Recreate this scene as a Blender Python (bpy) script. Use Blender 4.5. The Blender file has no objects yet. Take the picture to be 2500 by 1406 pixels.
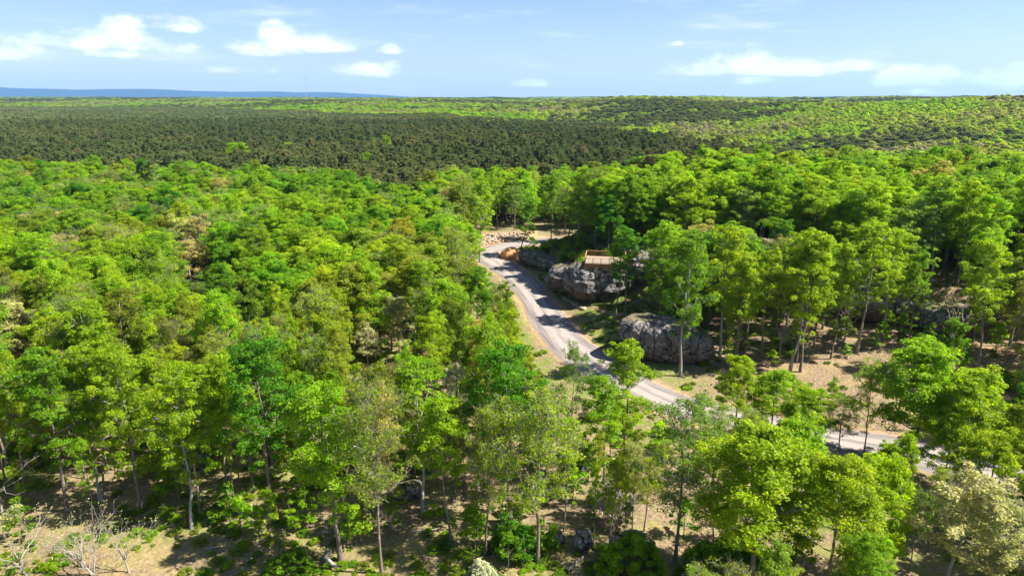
import bpy, bmesh, math, random
import numpy as np
from mathutils import Vector, noise as mnoise

R = math.radians
sc = bpy.context.scene
col = sc.collection

# ------------------------------------------------------------------ camera
CAM_H, PITCH, FPX = 45.0, R(15.65), 1667.0
cd = bpy.data.cameras.new('camera'); cam = bpy.data.objects.new('camera', cd); col.objects.link(cam)
cam.location = (0, 0, CAM_H); cam.rotation_euler = (math.pi/2 - PITCH, 0, 0)
cd.sensor_width = 36.0; cd.lens = 24.0; cd.clip_start = 0.5; cd.clip_end = 90000
sc.camera = cam

# ------------------------------------------------------------------ light
SUN_EL, SUN_AZ = R(50), R(97)          # azimuth clockwise from +Y (straight ahead)
to_sun = Vector((math.sin(SUN_AZ)*math.cos(SUN_EL), math.cos(SUN_AZ)*math.cos(SUN_EL), math.sin(SUN_EL)))
sd = bpy.data.lights.new('sun', 'SUN'); sun = bpy.data.objects.new('sun', sd); col.objects.link(sun)
sd.energy = 5.0; sd.angle = R(0.55); sd.color = (1.0, 0.95, 0.86)
sun.rotation_euler = to_sun.to_track_quat('Z', 'Y').to_euler(); sun.location = (120, 80, 200)

sc.view_settings.view_transform = 'Standard'; sc.view_settings.look = 'None'
sc.view_settings.gamma = 1.0; sc.view_settings.use_curve_mapping = False
sc.view_settings.exposure = 1.6

sc.render.engine = 'CYCLES'
cy = sc.cycles
cy.max_bounces = 8; cy.diffuse_bounces = 4; cy.glossy_bounces = 1; cy.transmission_bounces = 5
cy.transparent_max_bounces = 4; cy.volume_bounces = 0
cy.caustics_reflective = False; cy.caustics_refractive = False
cy.use_denoising = True
try:
    cy.denoiser = 'OPENIMAGEDENOISE'; cy.denoising_input_passes = 'RGB_ALBEDO_NORMAL'; cy.denoising_prefilter = 'ACCURATE'; cy.denoising_quality = 'HIGH'
except Exception: pass

# ------------------------------------------------------------------ node helpers
class NT:
    def __init__(s, tree): s.t = tree; s.n = tree.nodes; s.l = tree.links
    def new(s, typ, **kw):
        n = s.n.new(typ)
        for k, v in kw.items(): setattr(n, k, v)
        return n
    def put(s, sock, v):
        if v is None: return
        if isinstance(v, bpy.types.NodeSocket): s.l.new(v, sock)
        elif isinstance(v, (tuple, list)):
            v = tuple(v)
            if sock.type == 'RGBA' and len(v) == 3: v = v + (1.0,)
            sock.default_value = v
        else: sock.default_value = v
    def math(s, op, a, b=None, c=None, clamp=False):
        n = s.new('ShaderNodeMath', operation=op, use_clamp=clamp)
        for i, v in enumerate((a, b, c)): s.put(n.inputs[i], v) if v is not None else None
        return n.outputs[0]
    def mix(s, f, a, b, mode='MIX'):
        n = s.new('ShaderNodeMix', data_type='RGBA', blend_type=mode, clamp_factor=True)
        s.put(n.inputs[0], f); s.put(n.inputs[6], a); s.put(n.inputs[7], b)
        return n.outputs[2]
    def noise(s, vec, scale, detail=4, rough=.55, out=0, dist=0.0):
        n = s.new('ShaderNodeTexNoise'); s.put(n.inputs['Vector'], vec)
        n.inputs['Scale'].default_value = scale; n.inputs['Detail'].default_value = detail
        n.inputs['Roughness'].default_value = rough; n.inputs['Distortion'].default_value = dist
        return n.outputs[out]
    def ramp(s, f, stops):
        n = s.new('ShaderNodeValToRGB'); s.put(n.inputs[0], f)
        e = n.color_ramp.elements
        while len(e) < len(stops): e.new(.5)
        for x, (p, c) in zip(e, stops):
            x.position = p; x.color = tuple(c) + (1.0,) if len(c) == 3 else c
        return n.outputs[0]
    def step(s, v, a, b):
        n = s.new('ShaderNodeMapRange', interpolation_type='SMOOTHSTEP')
        s.put(n.inputs[0], v); s.put(n.inputs[1], a); s.put(n.inputs[2], b)
        return n.outputs[0]
    def mapping(s, vec, scale):
        n = s.new('ShaderNodeMapping'); s.put(n.inputs[0], vec); n.inputs['Scale'].default_value = scale
        return n.outputs[0]
    def bump(s, h, strength, dist):
        n = s.new('ShaderNodeBump'); s.put(n.inputs['Height'], h)
        n.inputs['Strength'].default_value = strength; n.inputs['Distance'].default_value = dist
        return n.outputs[0]

# ------------------------------------------------------------------ world: Nishita sky with fair-weather clouds
world = bpy.data.worlds.new('World'); sc.world = world; world.use_nodes = True
w = NT(world.node_tree); w.n.clear()
sky = w.new('ShaderNodeTexSky', sky_type='NISHITA'); sky.sun_disc = False
sky.sun_elevation = SUN_EL; sky.sun_rotation = SUN_AZ
sky.air_density = 1.0; sky.dust_density = 0.6; sky.ozone_density = 2.5; sky.altitude = 300
tc = w.new('ShaderNodeTexCoord'); sep = w.new('ShaderNodeSeparateXYZ'); w.l.new(tc.outputs['Generated'], sep.inputs[0])
U = w.math('ARCTAN2', sep.outputs[0], sep.outputs[1])
V = w.math('ARCSINE', sep.outputs[2])
def px_dir(px, py):
    cx = (px-1250)/FPX; cyy = (703-py)/FPX
    d = Vector((cx, math.cos(PITCH)+cyy*math.sin(PITCH), -math.sin(PITCH)+cyy*math.cos(PITCH))).normalized()
    return math.atan2(d.x, d.y), math.asin(d.z)
comb = w.new('ShaderNodeCombineXYZ'); w.l.new(U, comb.inputs[0]); w.l.new(V, comb.inputs[1])
cl_vec = comb.outputs[0]
nA = w.noise(w.mapping(cl_vec, (1, 1.8, 1)), 26, 6, .58)
nB = w.noise(w.mapping(cl_vec, (1, 3.0, 1)), 8, 4, .5)
nz = w.math('ADD', w.math('MULTIPLY', w.math('SUBTRACT', nA, .5), 3.2), w.math('MULTIPLY', w.math('SUBTRACT', nB, .5), 1.2))
# fair weather cumulus: centre in photo pixels, half sizes in pixels, weight
CL = [(300, 78, 60, 30, 1), (210, 100, 70, 20, .9), (255, 100, 150, 20, .9), (430, 58, 55, 18, .8), (20, 122, 75, 22, .9), (445, 121, 50, 12, .8), (290, 130, 55, 10, .6),
      (695, 95, 60, 32, 1), (780, 108, 105, 20, .95), (660, 118, 90, 18, .8), (960, 122, 40, 11, .75), (905, 168, 85, 20, .95), (600, 172, 65, 9, .5),
      (1300, 202, 60, 11, .7), (1840, 152, 90, 28, 1), (1760, 168, 130, 18, .95), (1930, 165, 110, 20, .95), (2085, 160, 60, 14, .8), (1835, 195, 60, 10, .7),
      (2210, 188, 65, 24, 1), (2275, 190, 60, 22, .95), (2460, 188, 70, 26, .95), (2370, 190, 55, 14, .6), (2260, 220, 70, 9, .5), (1640, 106, 30, 6, .5)]
for _ in range(22):   # more of the same round the rest of the sky
    rr = random.Random(_*7+3); CL.append(('far', rr.uniform(1.0, 5.3), rr.uniform(.04, .22), rr.uniform(.06, .12), rr.uniform(.012, .022)))
dens = None
for c in CL:
    if c[0] == 'far': _, u0, v0, wu, wv = c; u0 = u0 if u0 < math.pi else u0-2*math.pi; wt = 1
    else:
        u0, v0 = px_dir(c[0], c[1]+c[3]*.45); wu, wv, wt = c[2]/FPX*1.05, c[3]/FPX*1.55, c[4]+.1
    du = w.math('DIVIDE', w.math('SUBTRACT', U, u0), wu)
    dv = w.math('DIVIDE', w.math('SUBTRACT', V, v0), wv)
    dvn = w.math('MULTIPLY', w.math('MINIMUM', dv, 0.0), 2.4)      # flat bases
    dvp = w.math('MAXIMUM', dv, 0.0)
    q = w.math('ADD', w.math('POWER', du, 2.0) if False else w.math('MULTIPLY', du, du), w.math('ADD', w.math('MULTIPLY', dvn, dvn), w.math('MULTIPLY', dvp, dvp)))
    v = w.math('MULTIPLY', w.math('SUBTRACT', 1.0, q), wt)
    dens = v if dens is None else w.math('MAXIMUM', dens, v)
dens = w.math('ADD', dens, nz)
cloud = w.math('MULTIPLY', w.step(dens, -.1, 1.35), 0.93)
wisp = w.math('MULTIPLY', w.step(w.noise(w.mapping(cl_vec, (1, 7, 1)), 5, 5, .6), .50, .78), .35)
wisp = w.math('MULTIPLY', wisp, w.step(V, -.02, .05))
cloud = w.math('MAXIMUM', cloud, wisp)
skycol = w.mix(1.0, sky.outputs[0], (0.86, 0.88, 1.10), 'MULTIPLY')
out = w.mix(cloud, skycol, (9.2, 9.4, 10.0))
bg = w.new('ShaderNodeBackground'); w.put(bg.inputs[0], out); bg.inputs[1].default_value = 0.053
wo = w.new('ShaderNodeOutputWorld'); w.l.new(bg.outputs[0], wo.inputs[0])

# ------------------------------------------------------------------ maths helpers
def sstep(a, b, x):
    t = np.clip((x-a)/(b-a), 0, 1); return t*t*(3-2*t)
_nr = np.random.default_rng(11)
_perm = _nr.random((64, 64))
def vnoise(x, y, s):
    x = np.asarray(x, float)/s; y = np.asarray(y, float)/s
    xi = np.floor(x).astype(int); yi = np.floor(y).astype(int)
    fx = x-xi; fy = y-yi; fx = fx*fx*(3-2*fx); fy = fy*fy*(3-2*fy)
    g = lambda a, b: _perm[a % 64, b % 64]
    return (g(xi, yi)*(1-fx)+g(xi+1, yi)*fx)*(1-fy)+(g(xi, yi+1)*(1-fx)+g(xi+1, yi+1)*fx)*fy
def fnoise(x, y, s, o=3):
    v = 0; a = 1; t = 0
    for i in range(o):
        v = v+a*vnoise(np.asarray(x)+37.7*i, np.asarray(y)-11.3*i, s/2**i); t += a; a *= .5
    return v/t

ROAD1 = [(190, 30), (140, 46), (95, 62), (63.2, 74.9), (52.3, 81.5), (38, 88.2), (27.5, 93.8), (22, 99.8), (16.2, 109.2), (11.6, 119.2), (8.4, 133.4), (5.7, 150), (2.2, 168), (-2.5, 184), (-7, 195), (-7.5, 202), (-2, 209.5), (8, 215.5), (24, 221), (48, 226), (80, 240)]
ROAD2 = [(-5.5, 192), (-13, 199.5), (-22, 203.5), (-34, 208), (-52.5, 213), (-73.6, 218), (-92, 224), (-125, 240), (-170, 268)]
def spline(P, step=2.0):
    P = np.array(P, float); out = []
    Q = np.vstack([2*P[0]-P[1], P, 2*P[-1]-P[-2]])
    for i in range(1, len(Q)-2):
        n = max(2, int(np.linalg.norm(Q[i+1]-Q[i])/step))
        for k in range(n):
            t = k/n
            out.append(.5*((2*Q[i])+(-Q[i-1]+Q[i+1])*t+(2*Q[i-1]-5*Q[i]+4*Q[i+1]-Q[i+2])*t*t+(-Q[i-1]+3*Q[i]-3*Q[i+1]+Q[i+2])*t**3))
    out.append(P[-1]); return np.array(out)
RC1, RC2 = spline(ROAD1), spline(ROAD2)
RW1, RW2 = 8.6, 6.4
def road_near(x, y):
    """distance beyond the road edge (negative on the road) and the nearest centre point"""
    x = np.atleast_1d(np.asarray(x, float)).ravel(); y = np.atleast_1d(np.asarray(y, float)).ravel()
    best = np.full(x.shape, 1e9); bx = np.zeros_like(x); by = np.zeros_like(x)
    idx = np.where((y < 330) & (np.abs(x) < 260))[0]
    for RC, W in ((RC1, RW1), (RC2, RW2)):
        for s in range(0, len(idx), 20000):
            j = idx[s:s+20000]
            d2 = (x[j, None]-RC[None, :, 0])**2+(y[j, None]-RC[None, :, 1])**2
            k = d2.argmin(1); d = np.sqrt(d2[np.arange(len(j)), k])-W/2
            m = d < best[j]
            best[j[m]] = d[m]; bx[j[m]] = RC[k[m], 0]; by[j[m]] = RC[k[m], 1]
    return best, bx, by

def pine_far(az):
    return np.interp(az, [-.85, -.45, -.3, -.12, .03, .18, .3, .40, .46, .6], [2300, 1950, 1500, 950, 800, 590, 470, 350, 270, 235])
def dec_far(az):   # far limit of the near broadleaf wood = front of the pines
    return np.interp(az, [-.85, -.45, -.42, -.39, -.3, -.2, -.14, -.10, .1, .2, .38, .5, .85], [330, 300, 268, 300, 285, 245, 222, 290, 290, 290, 280, 250, 245])
def yedge(x):
    return np.interp(x, [-5, 2, 10, 15, 22, 33, 50, 65, 72, 80, 110, 200], [215, 196, 180, 151, 145, 146, 142, 133, 127, 122, 110, 90])
def h0(x, y):
    x = np.asarray(x, float); y = np.asarray(y, float)
    yy = np.maximum(y, 1.0); az = x/yy
    z = (fnoise(x, y, 45, 3)-.5)*2.4*sstep(30, 90, np.hypot(x, y))
    s = y-yedge(x)
    near = np.interp(x, [-6, 6, 14, 22, 60, 120], [0, 3.2, 5.5, 7.6, 7.5, 8])
    back = sstep(0, 70, s)*np.interp(x, [10, 60, 90], [0, 2.0, 0])
    yf = np.interp(x, [0, 20, 30, 45, 60, 90, 150, 260], [178, 182, 192, 212, 222, 215, 205, 200])
    fade = 1-sstep(0, 1, (y-yf)/np.interp(x, [0, 30, 60, 150], [24, 26, 40, 60]))
    foot = sstep(-34, 0, s)*np.interp(x, [4, 18, 60], [0, 1.2, 2.6])
    z = z+(sstep(-.5, 3.2, s)*(near+back)+foot)*fade*(sstep(-8, 2, x))
    # far country: pine flat, valley, hillside beyond
    dp = pine_far(az); A = sstep(-.12, .12, az)
    t = y-dp
    v = np.where(t < 170, -26*A*sstep(0, 170, t), 0)
    rise = sstep(170, 950, t)
    top = 14+2*A
    v = np.where(t >= 170, (-26*A)*(1-rise)+top*rise, v)
    roll = (fnoise(x*1.0+150, y, 520, 3)-.5)*(26+24*A)*sstep(60, 520, t)
    far = (fnoise(x+900, y, 2600, 2)-.5)*22*sstep(2200, 4500, y)
    return z+v+roll+far-1.5*sstep(5000, 9000, y)
def ground_z(x, y):
    x = np.asarray(x, float); shp = x.shape
    xr = x.ravel(); yr = np.asarray(y, float).ravel() if np.asarray(y).size > 1 else np.full(xr.shape, float(np.asarray(y).ravel()[0]))
    z = h0(xr, yr)
    d, bx, by = road_near(xr, yr)
    near = d < 12
    if near.any():
        zr = h0(bx[near], by[near])
        k = sstep(0.3, 7.5, d[near])
        zz = zr*(1-k)+z[near]*k
        z[near] = zz
    return z.reshape(shp) if shp else float(z[0])
def gz(x, y): return float(ground_z(np.array([x]), np.array([y]))[0])

_cp, _sp = math.cos(PITCH), math.sin(PITCH)
def proj(x, y, z):
    x = np.asarray(x, float); y = np.asarray(y, float); z = np.asarray(z, float)-CAM_H
    dep = y*_cp-z*_sp; up = y*_sp+z*_cp
    dep = np.maximum(dep, .1)
    return 1250+FPX*x/dep, 703-FPX*up/dep, dep
def ray(px, py):
    cx = (px-1250)/FPX; c = (703-py)/FPX
    return np.array([cx, _cp+c*_sp, -_sp+c*_cp])
def at(px, py):
    """ground point seen at that place of the photograph"""
    d = ray(px, py); ts = np.arange(30, 420, 1.0)
    z = CAM_H+d[2]*ts; g = ground_z(d[0]*ts, d[1]*ts)
    k = np.argmax(z <= g); k = max(k, 1)
    if z[k] > g[k]: k = len(ts)-1
    a = (z[k-1]-g[k-1])/max(1e-6, (z[k-1]-g[k-1])-(z[k]-g[k])); t = ts[k-1]+a
    return float(d[0]*t), float(d[1]*t)

def inpoly(P, x, y):
    x = np.asarray(x, float); y = np.asarray(y, float); c = np.zeros(x.shape, bool)
    n = len(P); j = n-1
    for i in range(n):
        xi, yi = P[i]; xj, yj = P[j]
        c ^= ((yi > y) != (yj > y)) & (x < (xj-xi)*(y-yi)/((yj-yi) or 1e-9)+xi)
        j = i
    return c

# ------------------------------------------------------------------ object helpers
def tag(o, label=None, cat=None, group=None, kind=None):
    if label: o['label'] = label
    if cat: o['category'] = cat
    if group: o['group'] = group
    if kind: o['kind'] = kind
    return o
def mesh_from(name, V, F, mats=(), smooth=False, fmat=None, attr=None):
    me = bpy.data.meshes.new(name)
    V = np.asarray(V, np.float32)
    if isinstance(F, np.ndarray):
        nf, k = F.shape
        me.vertices.add(len(V)); me.vertices.foreach_set('co', V.ravel())
        me.loops.add(nf*k); me.loops.foreach_set('vertex_index', F.astype(np.int32).ravel())
        me.polygons.add(nf); me.polygons.foreach_set('loop_start', np.arange(0, nf*k, k, dtype=np.int32))
        me.polygons.foreach_set('loop_total', np.full(nf, k, np.int32))
    else:
        me.from_pydata([tuple(v) for v in V], [], F)
    for m in mats: me.materials.append(m)
    if fmat is not None: me.polygons.foreach_set('material_index', np.asarray(fmat, np.int32))
    me.polygons.foreach_set('use_smooth', np.full(len(me.polygons), smooth))
    if attr:
        for an, (typ, dom, data) in attr.items():
            a = me.attributes.new(an, typ, dom)
            a.data.foreach_set('color' if 'COLOR' in typ else ('vector' if 'VECTOR' in typ else 'value'), np.asarray(data, np.float32 if typ != 'INT' else np.int32).ravel())
    me.update(calc_edges=True)
    return me
def link(name, data, parent=None, loc=(0, 0, 0), rz=0, scale=None):
    o = bpy.data.objects.new(name, data); col.objects.link(o)
    o.location = loc; o.rotation_euler = (0, 0, rz)
    if scale is not None: o.scale = (scale,)*3 if not hasattr(scale, '__len__') else scale
    if parent: o.parent = parent
    return o
class Geo:
    def __init__(s): s.v = []; s.f = []; s.n = 0
    def add(s, v, f):
        s.v.append(np.asarray(v, float)); s.f.extend([tuple(i+s.n for i in q) for q in f]); s.n += len(v)
    def box(s, x0, x1, y0, y1, z0, z1):
        s.add([(x0, y0, z0), (x1, y0, z0), (x1, y1, z0), (x0, y1, z0), (x0, y0, z1), (x1, y0, z1), (x1, y1, z1), (x0, y1, z1)],
              [(0, 3, 2, 1), (4, 5, 6, 7), (0, 1, 5, 4), (1, 2, 6, 5), (2, 3, 7, 6), (3, 0, 4, 7)])
    def tube(s, P, r, n=5, cap=True):
        P = np.asarray(P, float); m = len(P)
        T = np.gradient(P, axis=0); T /= np.maximum(np.linalg.norm(T, axis=1, keepdims=True), 1e-9)
        ref = np.array([.31, .95, .05]) if abs(T[0][2]) > .5 else np.array([0, 0, 1.])
        A = np.cross(T, ref); A /= np.maximum(np.linalg.norm(A, axis=1, keepdims=True), 1e-9); B = np.cross(T, A)
        an = np.arange(n)*2*math.pi/n
        v = P[:, None, :]+(A[:, None, :]*np.cos(an)[None, :, None]+B[:, None, :]*np.sin(an)[None, :, None])*np.asarray(r, float)[:, None, None]
        f = []
        for i in range(m-1):
            for k in range(n):
                a = i*n+k; b = i*n+(k+1) % n; f.append((a, b, b+n, a+n))
        if cap: f.append(tuple((m-1)*n+k for k in range(n)))
        s.add(v.reshape(-1, 3), f)
    def mesh(s, name, mats, smooth=False): return mesh_from(name, np.vstack(s.v), s.f, mats, smooth)

# ------------------------------------------------------------------ materials
def new_mat(name):
    m = bpy.data.materials.new(name); m.use_nodes = True
    t = NT(m.node_tree); t.n.clear(); return m, t
def finish(t, sh):
    o = t.new('ShaderNodeOutputMaterial'); t.l.new(sh, o.inputs[0])
def principled(t, base, rough=.8, normal=None, spec=.3):
    p = t.new('ShaderNodeBsdfPrincipled'); t.put(p.inputs['Base Color'], base); t.put(p.inputs['Roughness'], rough)
    p.inputs['Specular IOR Level'].default_value = spec
    if normal is not None: t.put(p.inputs['Normal'], normal)
    return p.outputs[0]
def leaf_mat(name, inst, trans=.55):
    m, t = new_mat(name)
    if inst:
        a = t.new('ShaderNodeAttribute', attribute_type='INSTANCER', attribute_name='tint'); base = a.outputs['Color']
    else:
        a = t.new('ShaderNodeObjectInfo'); base = a.outputs['Color']
    lv = t.new('ShaderNodeAttribute', attribute_type='GEOMETRY', attribute_name='lv')
    h = t.new('ShaderNodeHueSaturation'); t.put(h.inputs['Color'], base)
    t.put(h.inputs['Hue'], t.math('ADD', .515, t.math('MULTIPLY', lv.outputs['Fac'], -.034)))
    t.put(h.inputs['Value'], t.math('ADD', .55, t.math('MULTIPLY', lv.outputs['Fac'], .9)))
    c = h.outputs[0]
    p = principled(t, c, .55, spec=.25)
    tr = t.new('ShaderNodeBsdfTranslucent'); sb = t.new('ShaderNodeSeparateColor'); t.l.new(base, sb.inputs[0])
    t.put(tr.inputs[0], t.mix(t.math('MULTIPLY', t.step(sb.outputs[2], .05, .14), .8), t.mix(1.0, c, (2.1, 1.9, .45), 'MULTIPLY'), c))
    mx = t.new('ShaderNodeMixShader'); mx.inputs[0].default_value = trans
    t.l.new(p, mx.inputs[1]); t.l.new(tr.outputs[0], mx.inputs[2]); finish(t, mx.outputs[0])
    return m
LEAF, LEAF_I = leaf_mat('leaf', False), leaf_mat('leaf_scatter', True)
NEED, NEED_I = leaf_mat('needle', False, .18), leaf_mat('needle_scatter', True, .18)
def bark_mat(name, a, b):
    m, t = new_mat(name); g = t.new('ShaderNodeTexCoord')
    n = t.noise(t.mapping(g.outputs['Object'], (3, 3, .5)), 5, 5, .65)
    n2 = t.noise(g.outputs['Object'], .9, 3)
    c = t.mix(t.step(n2, .52, .68), t.mix(n, a, b), (.30, .29, .25))
    finish(t, principled(t, c, .9, t.bump(n, .6, .03))); return m
BARK = bark_mat('bark', (.085, .065, .05), (.24, .19, .15))
BARKG = bark_mat('grey_bark', (.16, .145, .125), (.38, .35, .31))
BARKP = bark_mat('pine_bark', (.08, .045, .03), (.19, .11, .075))
DEADW = bark_mat('dead_wood', (.20, .175, .145), (.36, .325, .275))

# rock: grey-white sandstone with black lichen streaks, rusty undersides, litter and moss on top
def rock_mat(name, light, dark, rust):
    m, t = new_mat(name); g = t.new('ShaderNodeTexCoord'); P = g.outputs['Object']
    nv = t.new('ShaderNodeNewGeometry'); sepn = t.new('ShaderNodeSeparateXYZ'); t.l.new(nv.outputs['Normal'], sepn.inputs[0])
    big = t.noise(P, .35, 5, .6); fine = t.noise(P, 2.2, 8, .7)
    streak = t.noise(t.mapping(P, (1.0, 1.0, .45)), .8, 8, .72, dist=1.6)
    strata = t.noise(t.mapping(P, (.12, .12, 2.6)), 1.0, 4, .6, dist=.4)
    c = t.mix(t.step(fine, .35, .65), dark, light)
    c = t.mix(t.math('MULTIPLY', t.step(streak, .47, .62), .8), c, (.03, .029, .032))
    c = t.mix(t.math('MULTIPLY', t.step(strata, .55, .7), .45), c, rust)
    under = t.step(t.math('ADD', sepn.outputs[2], t.math('MULTIPLY', t.math('SUBTRACT', big, .5), .8)), -.1, -.5)
    c = t.mix(t.math('MULTIPLY', under, .8), c, rust)
    top = t.step(t.math('ADD', sepn.outputs[2], t.math('MULTIPLY', t.math('SUBTRACT', big, .5), 1.0)), .78, .95)
    moss = t.mix(t.step(t.noise(P, .9, 4), .45, .6), (.085, .10, .025), (.20, .13, .075))
    c = t.mix(t.math('MULTIPLY', top, .9), c, moss)
    vo = t.new('ShaderNodeTexVoronoi', feature='DISTANCE_TO_EDGE'); vo.inputs['Scale'].default_value = .24
    wp = t.new('ShaderNodeVectorMath', operation='ADD'); t.l.new(t.mapping(P, (1, 1, .7)), wp.inputs[0])
    wn = t.new('ShaderNodeVectorMath', operation='SCALE'); t.put(wn.inputs[0], t.noise(P, .9, 5, .6, out=1)); wn.inputs['Scale'].default_value = 1.8; t.l.new(wn.outputs[0], wp.inputs[1])
    t.l.new(wp.outputs[0], vo.inputs['Vector']); crk = t.step(vo.outputs['Distance'], .0, .03)
    c = t.mix(t.math('MULTIPLY', t.math('SUBTRACT', 1.0, crk), .85), c, (.022, .02, .02))
    hgt = t.math('ADD', t.math('ADD', t.math('MULTIPLY', fine, .6), strata), t.math('MULTIPLY', crk, .9))
    finish(t, principled(t, c, .9, t.bump(hgt, 1.0, .5))); return m
ROCK = rock_mat('lichened_rock', (.35, .325, .30), (.11, .102, .10), (.15, .105, .08))
ROCKB = rock_mat('tan_rock', (.50, .40, .27), (.30, .20, .12), (.36, .19, .09))
def simple(name, a, b, scale, rough=.85, bump=.3, bd=.03):
    m, t = new_mat(name); g = t.new('ShaderNodeTexCoord'); n = t.noise(g.outputs['Object'], scale, 5, .65)
    finish(t, principled(t, t.mix(n, a, b), rough, t.bump(n, bump, bd))); return m
WOOD = simple('cedar_wood', (.27, .12, .05), (.40, .21, .10), 3.0)
DECKING = simple('deck_boards', (.22, .17, .12), (.38, .30, .22), 2.0)
CLAY = simple('orange_clay', (.46, .19, .06), (.68, .36, .15), 1.1, bd=.15, bump=.6)
STONE = simple('pale_stone', (.20, .14, .09), (.46, .36, .26), .8, bd=.1)
METAL = simple('galvanised_steel', (.30, .31, .33), (.42, .43, .45), 2, .5)
WHITEM = simple('white_sheet', (.75, .75, .74), (.82, .82, .80), .3, .5)

# ground
gm, t = new_mat('woodland_floor'); tcg = t.new('ShaderNodeTexCoord'); P = tcg.outputs['Object']
za = t.new('ShaderNodeAttribute', attribute_type='GEOMETRY', attribute_name='zone'); zs = t.new('ShaderNodeSeparateColor'); t.l.new(za.outputs['Color'], zs.inputs[0])
n1 = t.noise(P, 2.6, 8, .72); n2 = t.noise(P, .16, 5, .6); n3 = t.noise(P, .7, 6, .7); n4 = t.noise(P, .05, 4, .55)
litter = t.ramp(n1, [(.30, (.05, .034, .02)), (.44, (.165, .115, .07)), (.57, (.245, .18, .11)), (.76, (.42, .325, .21))])
litter = t.mix(t.math('MULTIPLY', t.step(n2, .48, .62), .5), litter, (.34, .24, .11))
green = t.mix(n1, (.05, .085, .014), (.20, .24, .045))
gmask = t.math('ADD', t.math('MULTIPLY', t.step(t.math('ADD', t.math('MULTIPLY', n3, .6), t.math('MULTIPLY', n2, .5)), .50, .64), .65),
               t.math('MULTIPLY', zs.outputs[1], t.step(n3, .35, .6)), clamp=True)
gmask = t.math('MULTIPLY', gmask, za.outputs['Alpha'])
c = t.mix(gmask, litter, green)
sand = t.ramp(n1, [(.3, (.25, .135, .06)), (.55, (.38, .25, .13)), (.75, (.52, .39, .24))])
c = t.mix(t.step(t.math('ADD', zs.outputs[0], t.math('MULTIPLY', t.math('SUBTRACT', n3, .5), .7)), .4, .7), c, sand)
farc = t.mix(n4, (.045, .065, .015), (.09, .11, .025))
c = t.mix(zs.outputs[2], c, farc)
bh = t.math('ADD', t.math('MULTIPLY', n1, .35), n3)
finish(t, principled(t, c, .95, t.bump(bh, .9, .35), spec=.1))

# road: compacted gravel with paler wheel tracks
rm, t = new_mat('gravel_road'); ra = t.new('ShaderNodeAttribute', attribute_type='GEOMETRY', attribute_name='lane'); P = t.new('ShaderNodeTexCoord').outputs['Object']
sp_ = t.new('ShaderNodeSeparateXYZ'); t.l.new(ra.outputs['Vector'], sp_.inputs[0])
fine = t.noise(P, 3.0, 6, .75); cl = t.noise(P, .25, 4)
st = t.noise(t.mapping(ra.outputs['Vector'], (1.0, .035, 1)), 2.1, 6, .62)
wob = t.math('ADD', sp_.outputs[0], t.math('MULTIPLY', t.math('SUBTRACT', cl, .5), 1.6))
tr = t.math('SUBTRACT', 1.0, t.step(t.math('ABSOLUTE', t.math('SUBTRACT', t.math('ABSOLUTE', wob), 1.25)), .35, 1.3))
c = t.mix(t.step(st, .34, .66), (.125, .108, .102), (.235, .200, .178))
c = t.mix(t.math('MULTIPLY', tr, .6), c, (.33, .285, .25))
c = t.mix(t.math('MULTIPLY', t.step(fine, .55, .75), .3), c, (.40, .36, .32))
edge = t.step(t.math('ADD', t.math('ABSOLUTE', sp_.outputs[0]), t.math('MULTIPLY', t.math('SUBTRACT', t.noise(P, .6, 5, .7), .5), 3.4)), 3.6, 4.6)
c = t.mix(edge, c, (.33, .21, .115))
finish(t, principled(t, c, .92, t.bump(fine, .5, .06), spec=.15))

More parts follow.
